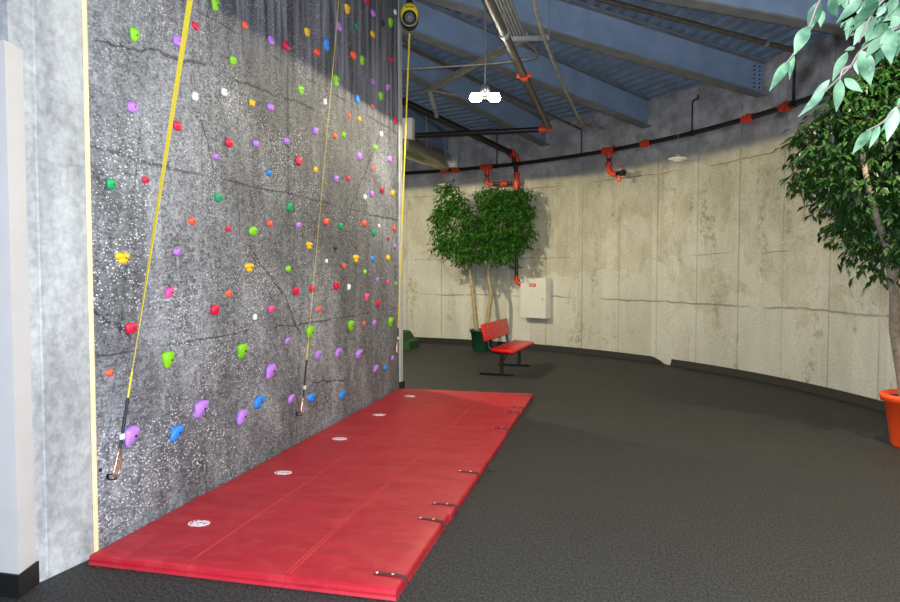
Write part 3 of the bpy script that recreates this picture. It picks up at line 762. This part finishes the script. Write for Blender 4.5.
s2 = smooth_path([Q(888, 255, D2), Q(889, 235, D2-.05), Q(893, 205, D2-.1), Q(898, 165, D2-.1)])
part(MB().tube(s2, [.032-.018*i/len(s2) for i in range(len(s2))], 8), 'limb', M['bark'], T2)
s2 = smooth_path([Q(893, 300, D2), Q(899, 262, D2+.05), Q(914, 235, D2+.1)])
part(MB().tube(s2, [.026-.014*i/len(s2) for i in range(len(s2))], 8), 'limb', M['bark'], T2)
lob = [(Q(880, 118, D2), (.50, .5, .42)), (Q(842, 138, D2), (.36, .42, .24)), (Q(868, 162, D2), (.60, .55, .46)), (Q(846, 184, D2), (.30, .36, .32)), (Q(884, 205, D2), (.46, .48, .46)), (Q(826, 165, D2), (.22, .3, .2)),
       (Q(872, 238, D2-.1), (.26, .3, .36)), (Q(915, 150, D2), (.7, .6, .9)), (Q(908, 235, D2), (.42, .4, .42)), (Q(908, 85, D2), (.50, .45, .34)), (Q(812, 148, D2), (.20, .25, .10)), (Q(902, 120, D2-.1), (.56, .5, .5)), (Q(858, 110, D2), (.2, .3, .2))]
mb, tw = crown(lob, 17000, .105, 9, lambda p: inside(p, .10) and p.z < 4.3, 2, .42)
part(mb, 'foliage', M['leaf_dark'], T2)
b = MB()
for a_, c_ in tw[::9]: b.tube([a_, c_], .004, 4)
tag(part(b, 'twigs', M['twig'], T2), kind='stuff')

# the near tree whose tips hang into the top right corner
DN = 1.55
base = on_z(1000, 700, 0); bb = at_d(1130, 100, 1.75); tp = Vector((bb.x, bb.y, 0))
T3 = thing('potted_ficus', tp, 'pale green ficus tips of a near tree hanging in at the top right', 'potted tree')
b = MB(); b.lathe([(.0, 0), (.17, 0), (.23, .36), (.25, .365), (.25, .42), (.225, .42), (.21, .37), (.0, .37)], 32, tp)
part(b, 'pot', M['green_pot'], T3)
b = MB(); b.lathe([(.0, .385), (.212, .375)], 24, tp); part(b, 'soil', M['soil'], T3)
tr = smooth_path([tp+Vector((0, 0, .35)), tp+Vector((.03, .02, 1.0)), tp+Vector((-.02, .01, 1.7)), bb, bb+Vector((-.05, 0, .4))])
part(MB().tube(tr, [.04-.022*i/len(tr) for i in range(len(tr))], 10), 'trunk', M['bark'], T3)
def T(x, y, d=DN): return at_d(760+x/3.764, y/3.764, d)
tws = [[bb, T(640, 60, 1.62), T(527, 100), T(470, 130), T(380, 190), T(340, 250), T(290, 300), T(243, 345)],
       [bb+Vector((0, 0, .2)), T(600, -60, 1.6), T(490, -20), T(430, 40), T(400, 95), T(372, 160)],
       [bb+Vector((0, 0, .3)), T(520, -160, 1.65), T(330, -90, 1.6), T(232, -10), T(185, 100), T(128, 200), T(100, 236)],
       [bb-Vector((0, 0, .1)), T(640, 330, 1.65), T(530, 395), T(462, 460), T(405, 490)],
       [T(340, 250), T(312, 262), T(300, 300)]]
b = MB()
for t_ in tws:
    t_ = smooth_path(t_, 5); b.tube(t_, [.0048-.0032*i/len(t_) for i in range(len(t_))], 6)
part(b, 'branches', M['twig'], T3)
# (base x,y) (tip x,y) width, in the corner's own grid; depth offset
LV = [(110, 228, 36, 338, 44, 0), (128, 205, 108, 298, 30, .05), (182, 98, 128, 205, 62, -.05), (222, 5, 182, 118, 56, .02), (238, 40, 226, 102, 34, .06),
      (268, -20, 292, 66, 58, 0), (385, -5, 288, 84, 44, -.06), (445, 5, 345, 105, 74, -.04), (402, 78, 352, 172, 44, 0), (424, 60, 398, 155, 40, .05),
      (328, 195, 272, 304, 46, .02), (356, 178, 318, 192, 22, .03), (380, 190, 418, 322, 74, -.06), (366, 215, 368, 280, 34, .05), (462, 138, 398, 216, 50, -.04),
      (484, 108, 492, 238, 68, -.08), (440, 150, 464, 224, 44, .05), (480, 88, 412, 148, 46, .03), (560, 20, 462, 82, 62, .1), (302, 300, 286, 424, 46, -.03),
      (262, 300, 186, 384, 34, .03), (243, 345, 148, 436, 34, 0), (318, 296, 384, 346, 40, .04), (512, 402, 478, 532, 54, -.03), (540, 400, 468, 482, 56, .04),
      (448, 468, 414, 558, 32, .02), (418, 488, 348, 578, 44, -.03), (550, 360, 516, 400, 34, 0), (540, 110, 512, 212, 44, .04), (470, 20, 440, 66, 34, .06),
      (330, -20, 262, 30, 40, .04), (600, 110, 540, 190, 60, 0), (560, 130, 570, 250, 60, -.03), (600, 400, 560, 500, 54, 0), (300, -40, 330, 40, 44, .05), (508, -20, 486, 60, 50, .02)]
LV += [(470, 130, 440, 240, 60, .12), (500, 60, 540, 150, 60, .08), (420, 150, 376, 210, 40, .1), (350, -20, 380, 60, 50, .08), (410, -30, 430, 50, 50, .1)]
rl = random.Random(44)
for _ in range(46):
    t_ = rl.random(); x_ = 540-250*t_**1.2+rl.uniform(-40, 40); y_ = 30+rl.uniform(-60, 110)*(1-.3*t_)-40*t_
    a_ = math.radians(rl.uniform(75, 150)); L_ = rl.uniform(70, 115)
    LV.append((x_, y_, x_+math.cos(a_)*L_, y_+math.sin(a_)*L_, L_*rl.uniform(.34, .5), rl.uniform(.15, .5)))
mb = MB(); rnd = random.Random(5)
for x0, y0, x1, y1, w, dz in LV:
    p = T(x0, y0, DN+dz*.4); q = T(x1, y1, DN+dz*.4+rnd.uniform(-.03, .02)); L = (q-p).length
    facing = (CP-p).normalized()+Vector((rnd.uniform(-.5, .5), rnd.uniform(-.5, .5), rnd.uniform(-.1, .7)))
    leaf(mb, p, q-p, facing, L, w/3.764*DN/F*.95, .22, rnd.uniform(-.03, .12), 8)
part(mb, 'foliage', M['leaf_near'], T3)
# crown of the same tree outside the frame
lob = [(bb+Vector((.25, .1, .45)), (.4, .45, .45)), (bb+Vector((.3, .3, .0)), (.3, .4, .4))]
vis = lambda p: (lambda q: q.dot(FW) < .3 or (q.dot(RT)/q.dot(FW) > .72 or q.dot(UP)/q.dot(FW) > .52))(p-CP) and inside(p, .2) and p.z < 4.2
mb, tw = crown(lob, 700, .075, 21, vis, 3)
part(mb, 'upper_foliage', M['leaf_near'], T3)

# ------------------------------------------------------------------ fire hose cabinet and its riser
ca = ang_of(on_cyl(536, 300, RW-.1)); zt, zb = 1.575, .70
u = Vector((-math.sin(ca), math.cos(ca), 0)); o_ = Vector((math.cos(ca), math.sin(ca), 0))
cm = Matrix(((-u.x, -o_.x, 0, 0), (-u.y, -o_.y, 0, 0), (0, 0, 1, 0), (0, 0, 0, 1)))    # local x: right as seen, y: into the room
cc = pol(ca, RW, 0); root = thing('hose_cabinet', cc+Vector((0, 0, zb)), 'white wall-mounted fire hose cabinet with small red signs on its door', 'cabinet')
def cb(size, loc, bev=.006): return MB().box(size, mtx=Matrix.Translation(cc) @ cm @ Matrix.Translation(loc), bevel=bev)
W_ = .64; zc = (zt+zb)/2; hh = zt-zb
part(cb((W_, .20, hh), (0, .105, zc)), 'body', M['white'], root)
door = part(cb((W_+.012, .018, hh-.01), (0, .215, zc), .005), 'door', M['white'], root)
def sub(mb, name, mat, par): o = part(mb, name, mat, root); o.parent = par; return o
sub(cb((.018, .02, .05), (W_/2-.07, .232, zc-.02)), 'latch', M['galv'], door)
for dx in (-.055, .035):
    sg = sub(cb((.078, .003, .078), (dx, .2262, zt-.16), 0), 'sign_plate', plain('sign_red', (206, 60, 48), .5, var=.05) if dx < 0 else bpy.data.materials['sign_red'], door)
b = MB()
for dx in (-.055,):
    b.bm(cb((.05, .002, .05), (dx, .2285, zt-.16), 0).__dict__ and bmesh.new())
    b2 = cb((.030, .002, .012), (dx, .2285, zt-.142), 0); b.add(b2.v, b2.f)
    b2 = cb((.012, .002, .05), (dx-.012, .2285, zt-.165), 0); b.add(b2.v, b2.f)
    b2 = cb((.012, .002, .034), (dx+.014, .2285, zt-.172), 0); b.add(b2.v, b2.f)
for dx in (.035,):
    b2 = cb((.012, .002, .05), (dx-.022, .2285, zt-.16), 0); b.add(b2.v, b2.f)
    b2 = cb((.030, .002, .010), (dx+.008, .2285, zt-.14), 0); b.add(b2.v, b2.f)
    b2 = cb((.030, .002, .010), (dx+.008, .2285, zt-.176), 0); b.add(b2.v, b2.f)
sub(b, 'sign_symbols', M['white'], door)

# ------------------------------------------------------------------ sprinkler pipework
ZR = 4.05; RR = RW-.30
def arc(a0, a1, r, z, n=40): return [pol(a0+(a1-a0)*i/n, r, z) for i in range(n+1)]
root = thing('ring_pipe', pol(R(60), RR, ZR), 'long curved black sprinkler pipe running along the top of the round wall', 'pipe')
part(MB().tube(arc(R(100), R(8), RR, ZR, 90), .042, 12), 'pipe', M['pipe'], root)
for px, py in ((445, 172), (456, 171), (646, 147), (748, 121), (786, 102)):
    a = ang_of(on_cyl(px, py, RR)); b = MB()
    b.tube(arc(a-.011, a+.011, RR, ZR, 2), .058, 14)
    b.box((.06, .07, .14), mtx=Matrix.Translation(pol(a, RR, ZR)) @ Matrix.Rotation(a+pi/2, 4, 'Z'), bevel=.012)
    part(b, 'coupling', M['coupling'], root)
hang = [(497, 141), (581, 128), (692, 104), (793, 72), (740, 100), (858, 40)]
for px, py in hang[:1]+[(692, 100), (793, 70)]:
    a = ang_of(on_cyl(px, 130, RR)); b = MB()
    rr_ = RR-.02; zt_ = min(deck_z(rr_)-.01, 4.88)
    if px in (692, 793): zt_ = 4.55 if px == 692 else 4.88
    b.tube([pol(a, RR, ZR+.03), pol(a, RR, zt_)], .014 if px != 793 else .022, 8)
    if px == 692: b.tube(smooth_path([pol(a, RR, zt_), pol(a-.002, RR+.02, zt_+.05), pol(a-.006, RR+.06, zt_+.07), pol(a-.009, RR+.04, zt_+.12)]), .018, 8)
    b.tube(arc(a-.004, a+.004, RR, ZR, 2), .052, 12)
    part(b, 'hanger', M['pipe'], root)

# hose valve: tee on the ring pipe, drop, elbow, capped outlet
a = ang_of(on_cyl(609, 154, RR)); ctr = pol(a, RR, ZR); tdir = Vector((math.sin(a), -math.cos(a), 0)); ind = inn(a)
root = thing('hose_valve', ctr, 'orange-red hose valve hanging from the curved pipe, with black capped outlet', 'valve')
b = MB(); b.tube([ctr-tdir*.13, ctr+tdir*.13], .062, 14); b.tube([ctr-tdir*.13, ctr-tdir*.09], .078, 14); b.tube([ctr+tdir*.09, ctr+tdir*.13], .078, 14)
b.tube([ctr, ctr-Vector((0, 0, .15))], .056, 14); part(b, 'tee', M['coupling'], root)
part(MB().tube([ctr-Vector((0, 0, .14)), ctr-Vector((0, 0, .25))], .042, 12), 'drop_pipe', M['pipe'], root)
b = MB(); e0 = ctr-Vector((0, 0, .24))
b.tube(smooth_path([e0, e0-Vector((0, 0, .10)), e0-Vector((0, 0, .19))+tdir*.05, e0-Vector((0, 0, .235))+tdir*.14, e0-Vector((0, 0, .235))+tdir*.20]), .056, 12)
b.tube([e0+Vector((0, 0, .01)), e0-Vector((0, 0, .04))], .072, 12); part(b, 'elbow', M['coupling'], root)
e1 = e0-Vector((0, 0, .235))+tdir*.20
part(MB().tube([e1, e1+tdir*.12+ind*.02], .05, 12), 'valve_body', M['black_metal'], root)
part(MB().tube([e1+tdir*.05, e1+tdir*.05-Vector((0, 0, .15))], [.045, .038], 10), 'outlet', M['coupling'], root)
part(MB().tube([e1+tdir*.08, e1+tdir*.08+Vector((0, 0, .13))], [.012, .012], 8), 'valve_stem', M['galv'], root)
b = MB(); b.lathe([(.04, -.01), (.05, 0), (.04, .01), (.01, .004)], 14, e1+tdir*.08+Vector((0, 0, .13))); part(b, 'hand_wheel', M['coupling'], root)
part(MB().tube([e1+tdir*.12+ind*.02, e1+tdir*.19+ind*.03], .056, 12), 'cap', M['black'], root)

# riser from the main down to the hose cabinet
ar = ang_of(on_cyl(516, 230, RR+.12)); rr2 = RW-.16
root = thing('riser_pipe', pol(ar, rr2, 1.5), 'black vertical riser pipe with red elbow leading down to the white cabinet', 'pipe')
top_z = 3.86
part(MB().tube([pol(ar, rr2, 1.60), pol(ar, rr2, top_z)], .042, 12), 'pipe', M['pipe'], root)
b = MB(); el = smooth_path([pol(ar, rr2, 1.62), pol(ar, rr2, 1.54), pol(ar-.006, rr2, 1.46), pol(ar-.018, rr2, 1.43), pol(ar-.030, rr2, 1.43)])
b.tube(el, .056, 12); part(b, 'elbow', M['coupling'], root)
b = MB(); b.tube([pol(ar, rr2, 3.50), pol(ar, rr2, 3.86)], .062, 14); b.tube([pol(ar, rr2, 3.62), pol(ar, rr2, 3.70)], .085, 14); b.tube([pol(ar, rr2, 3.82), pol(ar, rr2, 3.88)], .075, 14)
part(b, 'upper_tee', M['coupling'], root)
part(MB().tube([pol(ar, rr2, 3.86), pol(ar, RR, 4.22)], .05, 12), 'offset_pipe', M['pipe'], root)
b = MB(); b.box((.30, .02, .02), mtx=Matrix.Translation(pol(ar, rr2, 1.80)) @ Matrix.Rotation(ar+pi/2, 4, 'Z')); b.tube([pol(ar, rr2, 1.8), pol(ar, RW, 1.8)], .012, 8)
part(b, 'pipe_clamp', M['black_metal'], root)
# bypass loop with red fittings left of the riser
a2 = ang_of(on_cyl(487, 170, RR))
root = thing('bypass_pipe', pol(a2, RR, 3.7), 'short pipe loop with red fittings above the two-stemmed tree', 'pipe')
part(MB().tube([pol(a2, RR, ZR), pol(a2, RR, 3.72)], .04, 12), 'drop_pipe', M['pipe'], root)
b = MB(); b.tube(arc(a2+.016, a2-.016, RR, ZR, 2), .064, 14); b.tube([pol(a2, RR, ZR), pol(a2, RR, 3.90)], .052, 12); b.tube([pol(a2, RR, 3.90), pol(a2, RR, 3.86)], .066, 12); part(b, 'tee', M['coupling'], root)
b = MB(); b.tube(smooth_path([pol(a2, RR, 3.82), pol(a2, RR, 3.72), pol(a2-.006, RR+.01, 3.67), pol(a2-.016, RR+.02, 3.66)]), .052, 12); part(b, 'elbow', M['coupling'], root)
part(MB().tube([pol(a2-.014, RR+.02, 3.66), pol(ar, rr2, 3.66)], .04, 12), 'cross_pipe', M['pipe'], root)
am = a2+(ar-a2)*.55; part(MB().tube([pol(am+.012, RR+.08, 3.66), pol(am-.012, RR+.09, 3.66)], .06, 12), 'coupling', M['coupling'], root)
# main feed: thick black pipe rising under the beams
pe = pol(ar, RR, 4.27); pin = pol(R(66.6), 5.2, 4.27+.131*(RR-5.2))
root = thing('feed_pipe', pe, 'thick black pipe sloping down to a red elbow above the two-stemmed tree', 'pipe')
part(MB().tube([pin, pe], .062, 12), 'pipe', M['pipe'], root)
b = MB(); dd = (pe-pin).normalized(); b.tube(smooth_path([pe-dd*.12, pe, pe+dd*.10-Vector((0, 0, .04)), pe+dd*.13-Vector((0, 0, .16)), pe+dd*.11-Vector((0, 0, .24))]), .075, 12); b.tube([pe-dd*.14, pe-dd*.08], .095, 12)
part(b, 'elbow', M['coupling'], root)
# overhead main running along the hall and its cross branch
pc = on_z(549, 129, 4.3); pc0 = Vector((pc.x, 4.2, 4.3))
root = thing('overhead_pipe', pc, 'dark overhead pipe coming down from the top edge to a red coupling', 'pipe')
part(MB().tube([pc0, pc], .05, 12), 'pipe', M['brownpipe'], root)
for yy in (10.0, pc.y-.1):
    b = MB()
    if yy == 10.0: yy = on_z(522, 76, 4.3).y
    b.tube([(pc.x, yy-.05, 4.3), (pc.x, yy+.05, 4.3)], .066, 12); b.box((.19, .06, .05), (pc.x, yy, 4.3), bevel=.012)
    if yy < pc.y-.2: part(b, 'coupling', M['coupling'], root)
b = MB(); b.tube(smooth_path([pc-Vector((0, .16, 0)), pc-Vector((0, .04, 0)), pc-Vector((.04, 0, 0)), pc-Vector((.16, 0, 0))]), .064, 12); b.tube([pc-Vector((.12, 0, 0)), pc-Vector((.18, 0, 0))], .08, 12); b.box((.06, .1, .14), pc+Vector((.03, .0, 0)), bevel=.015)
part(b, 'elbow', M['coupling'], root)
b = MB(); yy = on_z(500, 34, 4.3).y; b.tube([(pc.x, yy-.04, 4.3), (pc.x, yy+.04, 4.3)], .062, 12); b.tube([(pc.x, yy, 4.34), (pc.x, yy, 5.2)], .01, 6); part(b, 'hanger', M['galv'], root)
root = thing('branch_pipe', pc-Vector((2, 0, 0)), 'straight level black pipe between the climbing wall edge and the red coupling', 'pipe')
part(MB().tube([pc-Vector((.15, 0, 0)), pc-Vector((4.2, 0, 0))], .048, 12), 'pipe', M['pipe'], root)
# light sprinkler lines along the roof bays
def radial_pipe(label, x0, y0, ang, r_in, drop, rad, zoff, mat):
    r_o = RR+.02; root = thing('sprinkler_line', pol(ang, r_o, beam_z(r_o)+zoff), label, 'pipe')
    a_, b_ = pol(ang, r_in, beam_z(r_in)+zoff), pol(ang, r_o, beam_z(r_o)+zoff)
    part(MB().tube([a_, b_], rad, 10), 'pipe', mat, root)
    if drop:
        part(MB().tube([b_-Vector((0, 0, .0)), pol(ang, r_o, ZR+.04)], rad*.8, 8), 'drop_pipe', mat, root)
    b = MB(); c_ = a_.lerp(b_, .93); b.tube([c_-(b_-a_).normalized()*.02, c_+(b_-a_).normalized()*.02], rad*1.6, 10); b.tube([c_, c_+Vector((0, 0, .14))], .006, 6); part(b, 'clamp', M['galv'], root)
radial_pipe('thin dark pipe dropping to the curved pipe left of the hose valve', 581, 128, ang_of(on_cyl(581, 128, RR)), 4.5, True, .022, .12, M['brownpipe'])
radial_pipe('brown-black pipe high along the roof, dropping behind the near leaves', 793, 60, ang_of(on_cyl(793, 60, RR)), 3.0, False, .035, .36, M['brownpipe'])

# conduits clamped to a strut
zc_ = 4.62
s0, s1_ = on_z(504, 39.5, zc_-.04), on_z(549, 38, zc_-.04)
root = thing('strut_channel', (s0+s1_)/2, 'pale metal strut holding the ends of the conduit bundle', 'strut')
sv = s1_-s0; an = math.atan2(sv.y, sv.x)
b = MB(); mt = Matrix.Translation((s0+s1_)/2) @ Matrix.Rotation(an, 4, 'Z')
b.box((sv.length, .05, .012), (0, 0, .02), mt); b.box((sv.length, .006, .05), (0, -.024, 0), mt); b.box((sv.length, .006, .05), (0, .024, 0), mt)
part(b, 'channel', M['galv'], root)
for e in (s0, s1_):
    part(MB().tube([e-Vector((0, 0, .03)), e+Vector((0, 0, .95))], .006, 6), 'threaded_rod', M['galv'], root)
for i in range(7):
    t = .03+.42*i/6; p = s0.lerp(s1_, t)+Vector((0, 0, .045))
    lab = ['leftmost grey conduit of the overhead bundle, beside the dark pipe', 'second grey conduit from the left in the overhead bundle', 'third grey conduit from the left in the overhead bundle',
           'middle grey conduit of the overhead bundle of seven', 'third grey conduit from the right in the overhead bundle', 'second grey conduit from the right in the overhead bundle',
           'rightmost grey conduit of the overhead bundle'][i]
    pts = [Vector((p.x, 4.4, p.z)), p, p+Vector((0, .12, .0))]
    if i == 6: pts = [Vector((p.x, 4.4, p.z))]+smooth_path([p, p+Vector((.0, .25, 0)), p+Vector((.08, .75, .0)), p+Vector((-.05, .95, .0)), p+Vector((-.7, 1.05, 0)), p+Vector((-2.0, 1.0, 0))], 6)
    o = MB().tube(pts, .016, 8).build('conduit', M['conduit'], None, loc=p); tag(o, lab, 'conduit', 'bundled conduits')
pts = [on_z(530, -12, 4.55), on_z(538, 18, 4.55), on_z(544, 38, 4.55), on_z(551, 56, 4.5), on_z(563, 84, 4.42), on_z(580, 120, 4.3), on_cyl(590, 126, RW-.1), on_cyl(606, 129, RW-.03)]
tag(MB().tube(smooth_path(pts), .026, 10).build('loose_conduit', M['brace'], None, loc=pts[3]), 'grey flexible conduit sagging from the top edge down to the wall', 'conduit')
# diagonal brace between two beams
P0 = on_z(430, 91, 4.84); P1 = on_z(528, 38, 4.93)
root = thing('brace_angle', P0, 'diagonal pale steel brace rising right between the roof beams', 'brace')
def bar(p, q, w, h):
    d = q-p; L = d.length; x = d.normalized(); y = Vector((0, 0, 1)).cross(x).normalized(); z = x.cross(y)
    m = Matrix((x, y, z)).transposed().to_4x4(); m = Matrix.Translation((p+q)/2) @ m
    return MB().box((L, w, h), mtx=m)
a_ = bar(P0, P1, .10, .012); c_ = bar(P0+Vector((0, 0, .045)), P1+Vector((0, 0, .045)), .012, .09); a_.add(c_.v, c_.f)
part(a_, 'angle', M['brace'], root)
P2 = on_z(437, 118, 4.40); part(bar(P0, P2, .08, .02), 'strut', M['brace'], root)
P3 = on_z(458, 96, 4.80); part(bar(P0, P3, .07, .02), 'tie', M['brace'], root)

# duct and white box by the climbing wall
d0, d1 = at_d(398, 144, 12.2), at_d(444, 161, 15.6)
root = thing('ventilation_duct', d1, 'silver ribbed round duct at the far edge of the climbing wall', 'duct')
m = 60; pts = [d0.lerp(d1, i/m) for i in range(m+1)]
part(MB().tube(pts, [.20+(.012 if i % 2 else 0) for i in range(m+1)], 24), 'duct', M['duct'], root)
dd = (d1-d0).normalized()
b = MB(); mt = Matrix.Translation(d1+dd*.10+Vector((.12, 0, .03))) @ Matrix.Rotation(math.atan2(dd.y, dd.x), 4, 'Z')
b.box((.26, .36, .34), mtx=mt, bevel=.01); b.box((.04, .42, .40), (-.13, 0, 0), mt, bevel=.006)
part(b, 'duct_box', M['galv'], root)
for t in (.35, .8):
    p = d0.lerp(d1, t); part(MB().tube([p+Vector((.2, 0, 0)), p+Vector((.2, 0, .9))], .008, 6), 'hanger_rod', M['galv'], root)
bx = at_d(407, 129, 12.0)
root = thing('junction_box', bx, 'white box mounted above the silver duct beside the wall edge', 'box')
part(MB().box((.24, .16, .36), bx, bevel=.012), 'case', M['white'], root)
part(MB().box((.18, .012, .30), bx-Vector((0, .084, 0)), bevel=.004), 'front_plate', M['white'], root)
part(MB().tube([bx+Vector((0, 0, .18)), bx+Vector((0, 0, .75))], .012, 8), 'hanger_rod', M['galv'], root)

# small white pendant discs
for px, py, lab in ((444, 185, 'small white pendant disc beside the two-stemmed tree top'), (678, 159, 'small white pendant disc on a wire right of the hose valve')):
    p = on_cyl(px, py, RW-.34); root = thing('pendant_disc', p, lab, 'pendant', 'white pendant discs')
    b = MB(); b.lathe([(.0, -.055), (.07, -.05), (.08, -.03), (.15, -.01), (.165, .01), (.10, .03), (.035, .04), (.03, .07), (.0, .07)], 28, p)
    part(b, 'housing', M['white'], root)
    b = MB(); b.lathe([(.0, -.062), (.05, -.058), (.068, -.05)], 20, p); part(b, 'lens', M['galv'], root)
    zt_ = deck_z(RW-.34); part(MB().tube([p+Vector((0, 0, .06)), Vector((p.x, p.y, zt_))], .006, 6), 'wire', M['galv'], root)

# turf step behind the climbing wall
tg = on_z(404, 349, 0); p = Vector((-4.98, 14.65, 0))
b = MB(); prof = [(.62, 0), (.60, .16), (.50, .20), (.42, .34), (.36, .37), (-.6, .37), (-.6, 0)]
vs = [(p.x+x, p.y+s_*.38, z) for s_ in (-1, 1) for x, z in prof]; k = len(prof)
b.add(vs, [tuple(range(k)), tuple(range(2*k-1, k-1, -1))]+[(i, (i+1) % k, k+(i+1) % k, k+i) for i in range(k)])
tag(b.build('turf_block', M['turf'], None, loc=p), 'green turf-covered block on the floor behind the climbing wall edge', 'turf block')
# bolt hole plug low on the wall
q = on_x(100, 470, WX); tag(MB().tube([(WX-.002, q.y, q.z), (WX+.006, q.y, q.z)], .011, 10).build('bolt_plug', M['black'], None, loc=q), 'tiny black plug low in the wall left of the carabiner', 'plug')

# ------------------------------------------------------------------ lamps
LAMP_E = 180.; ZL = 3.85
def spot(name, loc, e, col, ang, blend, rad, rot=(0, 0, 0)):
    l = bpy.data.lights.new(name, 'SPOT'); l.energy = e; l.color = col; l.spot_size = ang; l.spot_blend = blend; l.shadow_soft_size = rad
    o = bpy.data.objects.new(name, l); COL.objects.link(o); o.location = loc; o.rotation_euler = rot; return o
def luminaire(p, label, e):
    p = Vector(p); root = thing('twin_lamp', p, label, 'ceiling lamp', 'hanging twin lamps'); zt_ = deck_z(math.hypot(p.x-CX, p.y-CY))
    part(MB().tube([p+Vector((0, 0, .12)), Vector((p.x, p.y, zt_))], .013, 8), 'stem', M['galv'], root)
    b = MB(); b.ball(p+Vector((0, 0, .10)), (.065, .065, .075)); part(b, 'hub', M['galv'], root)
    x = RT
    part(MB().tube([p-x*.10, p+x*.10], .014, 8), 'cross_bar', M['galv'], root)
    for s_ in (-1, 1):
        c = p+x*(s_*.115)
        g = MB(); g.box((.155, .11, .092), mtx=Matrix.Translation(c) @ Matrix.Rotation(YAW, 4, 'Z'), bevel=.045, seg=4, smooth=True); lp_ = part(g, 'lamp_head', M['bulb'], root)
        h = MB(); h.lathe([(.0, .066), (.03, .066), (.055, .06), (.066, .05), (.060, .05), (.03, .058), (.0, .060)], 20, c)
        o = part(h, 'reflector', M['galv'], root); o.parent = lp_
    spot('lamp_light', p-Vector((0, 0, .055)), e, (1., .89, .60), R(179.8), .03, .05)
luminaire(on_z(485, 98, ZL), 'glowing twin lamp hanging on a stem under the roof beams', LAMP_E)
luminaire(on_z(690, -30, ZL), 'glowing twin lamp hanging just above the top edge of the photo', 90.)
luminaire((2.25, 6.0, ZL), 'unseen twin lamp added near the orange-potted tree, beyond the right edge', 500.)  # added out-of-view lamp, brightens the curved wall without overlighting the climbing wall
luminaire((-4.9, 10.9, ZL), 'glowing twin lamp hidden behind the climbing wall', 720.)
# camera flash
fo = CP+UP*.10+FW*.02
fl = spot('camera_flash', fo, 1750., (.82, .91, 1.), R(112), .5, .012, (pi/2-PITCH, 0, YAW))

w = bpy.data.worlds.new('world'); sc.world = w; w.use_nodes = True
bg = w.node_tree.nodes['Background']; bg.inputs[0].default_value = (.5, .6, .8, 1); bg.inputs[1].default_value = .05
sc.view_settings.view_transform = 'Standard'; sc.view_settings.look = 'None'; sc.view_settings.gamma = 1
sc.view_settings.use_curve_mapping = False; sc.view_settings.exposure = 0.
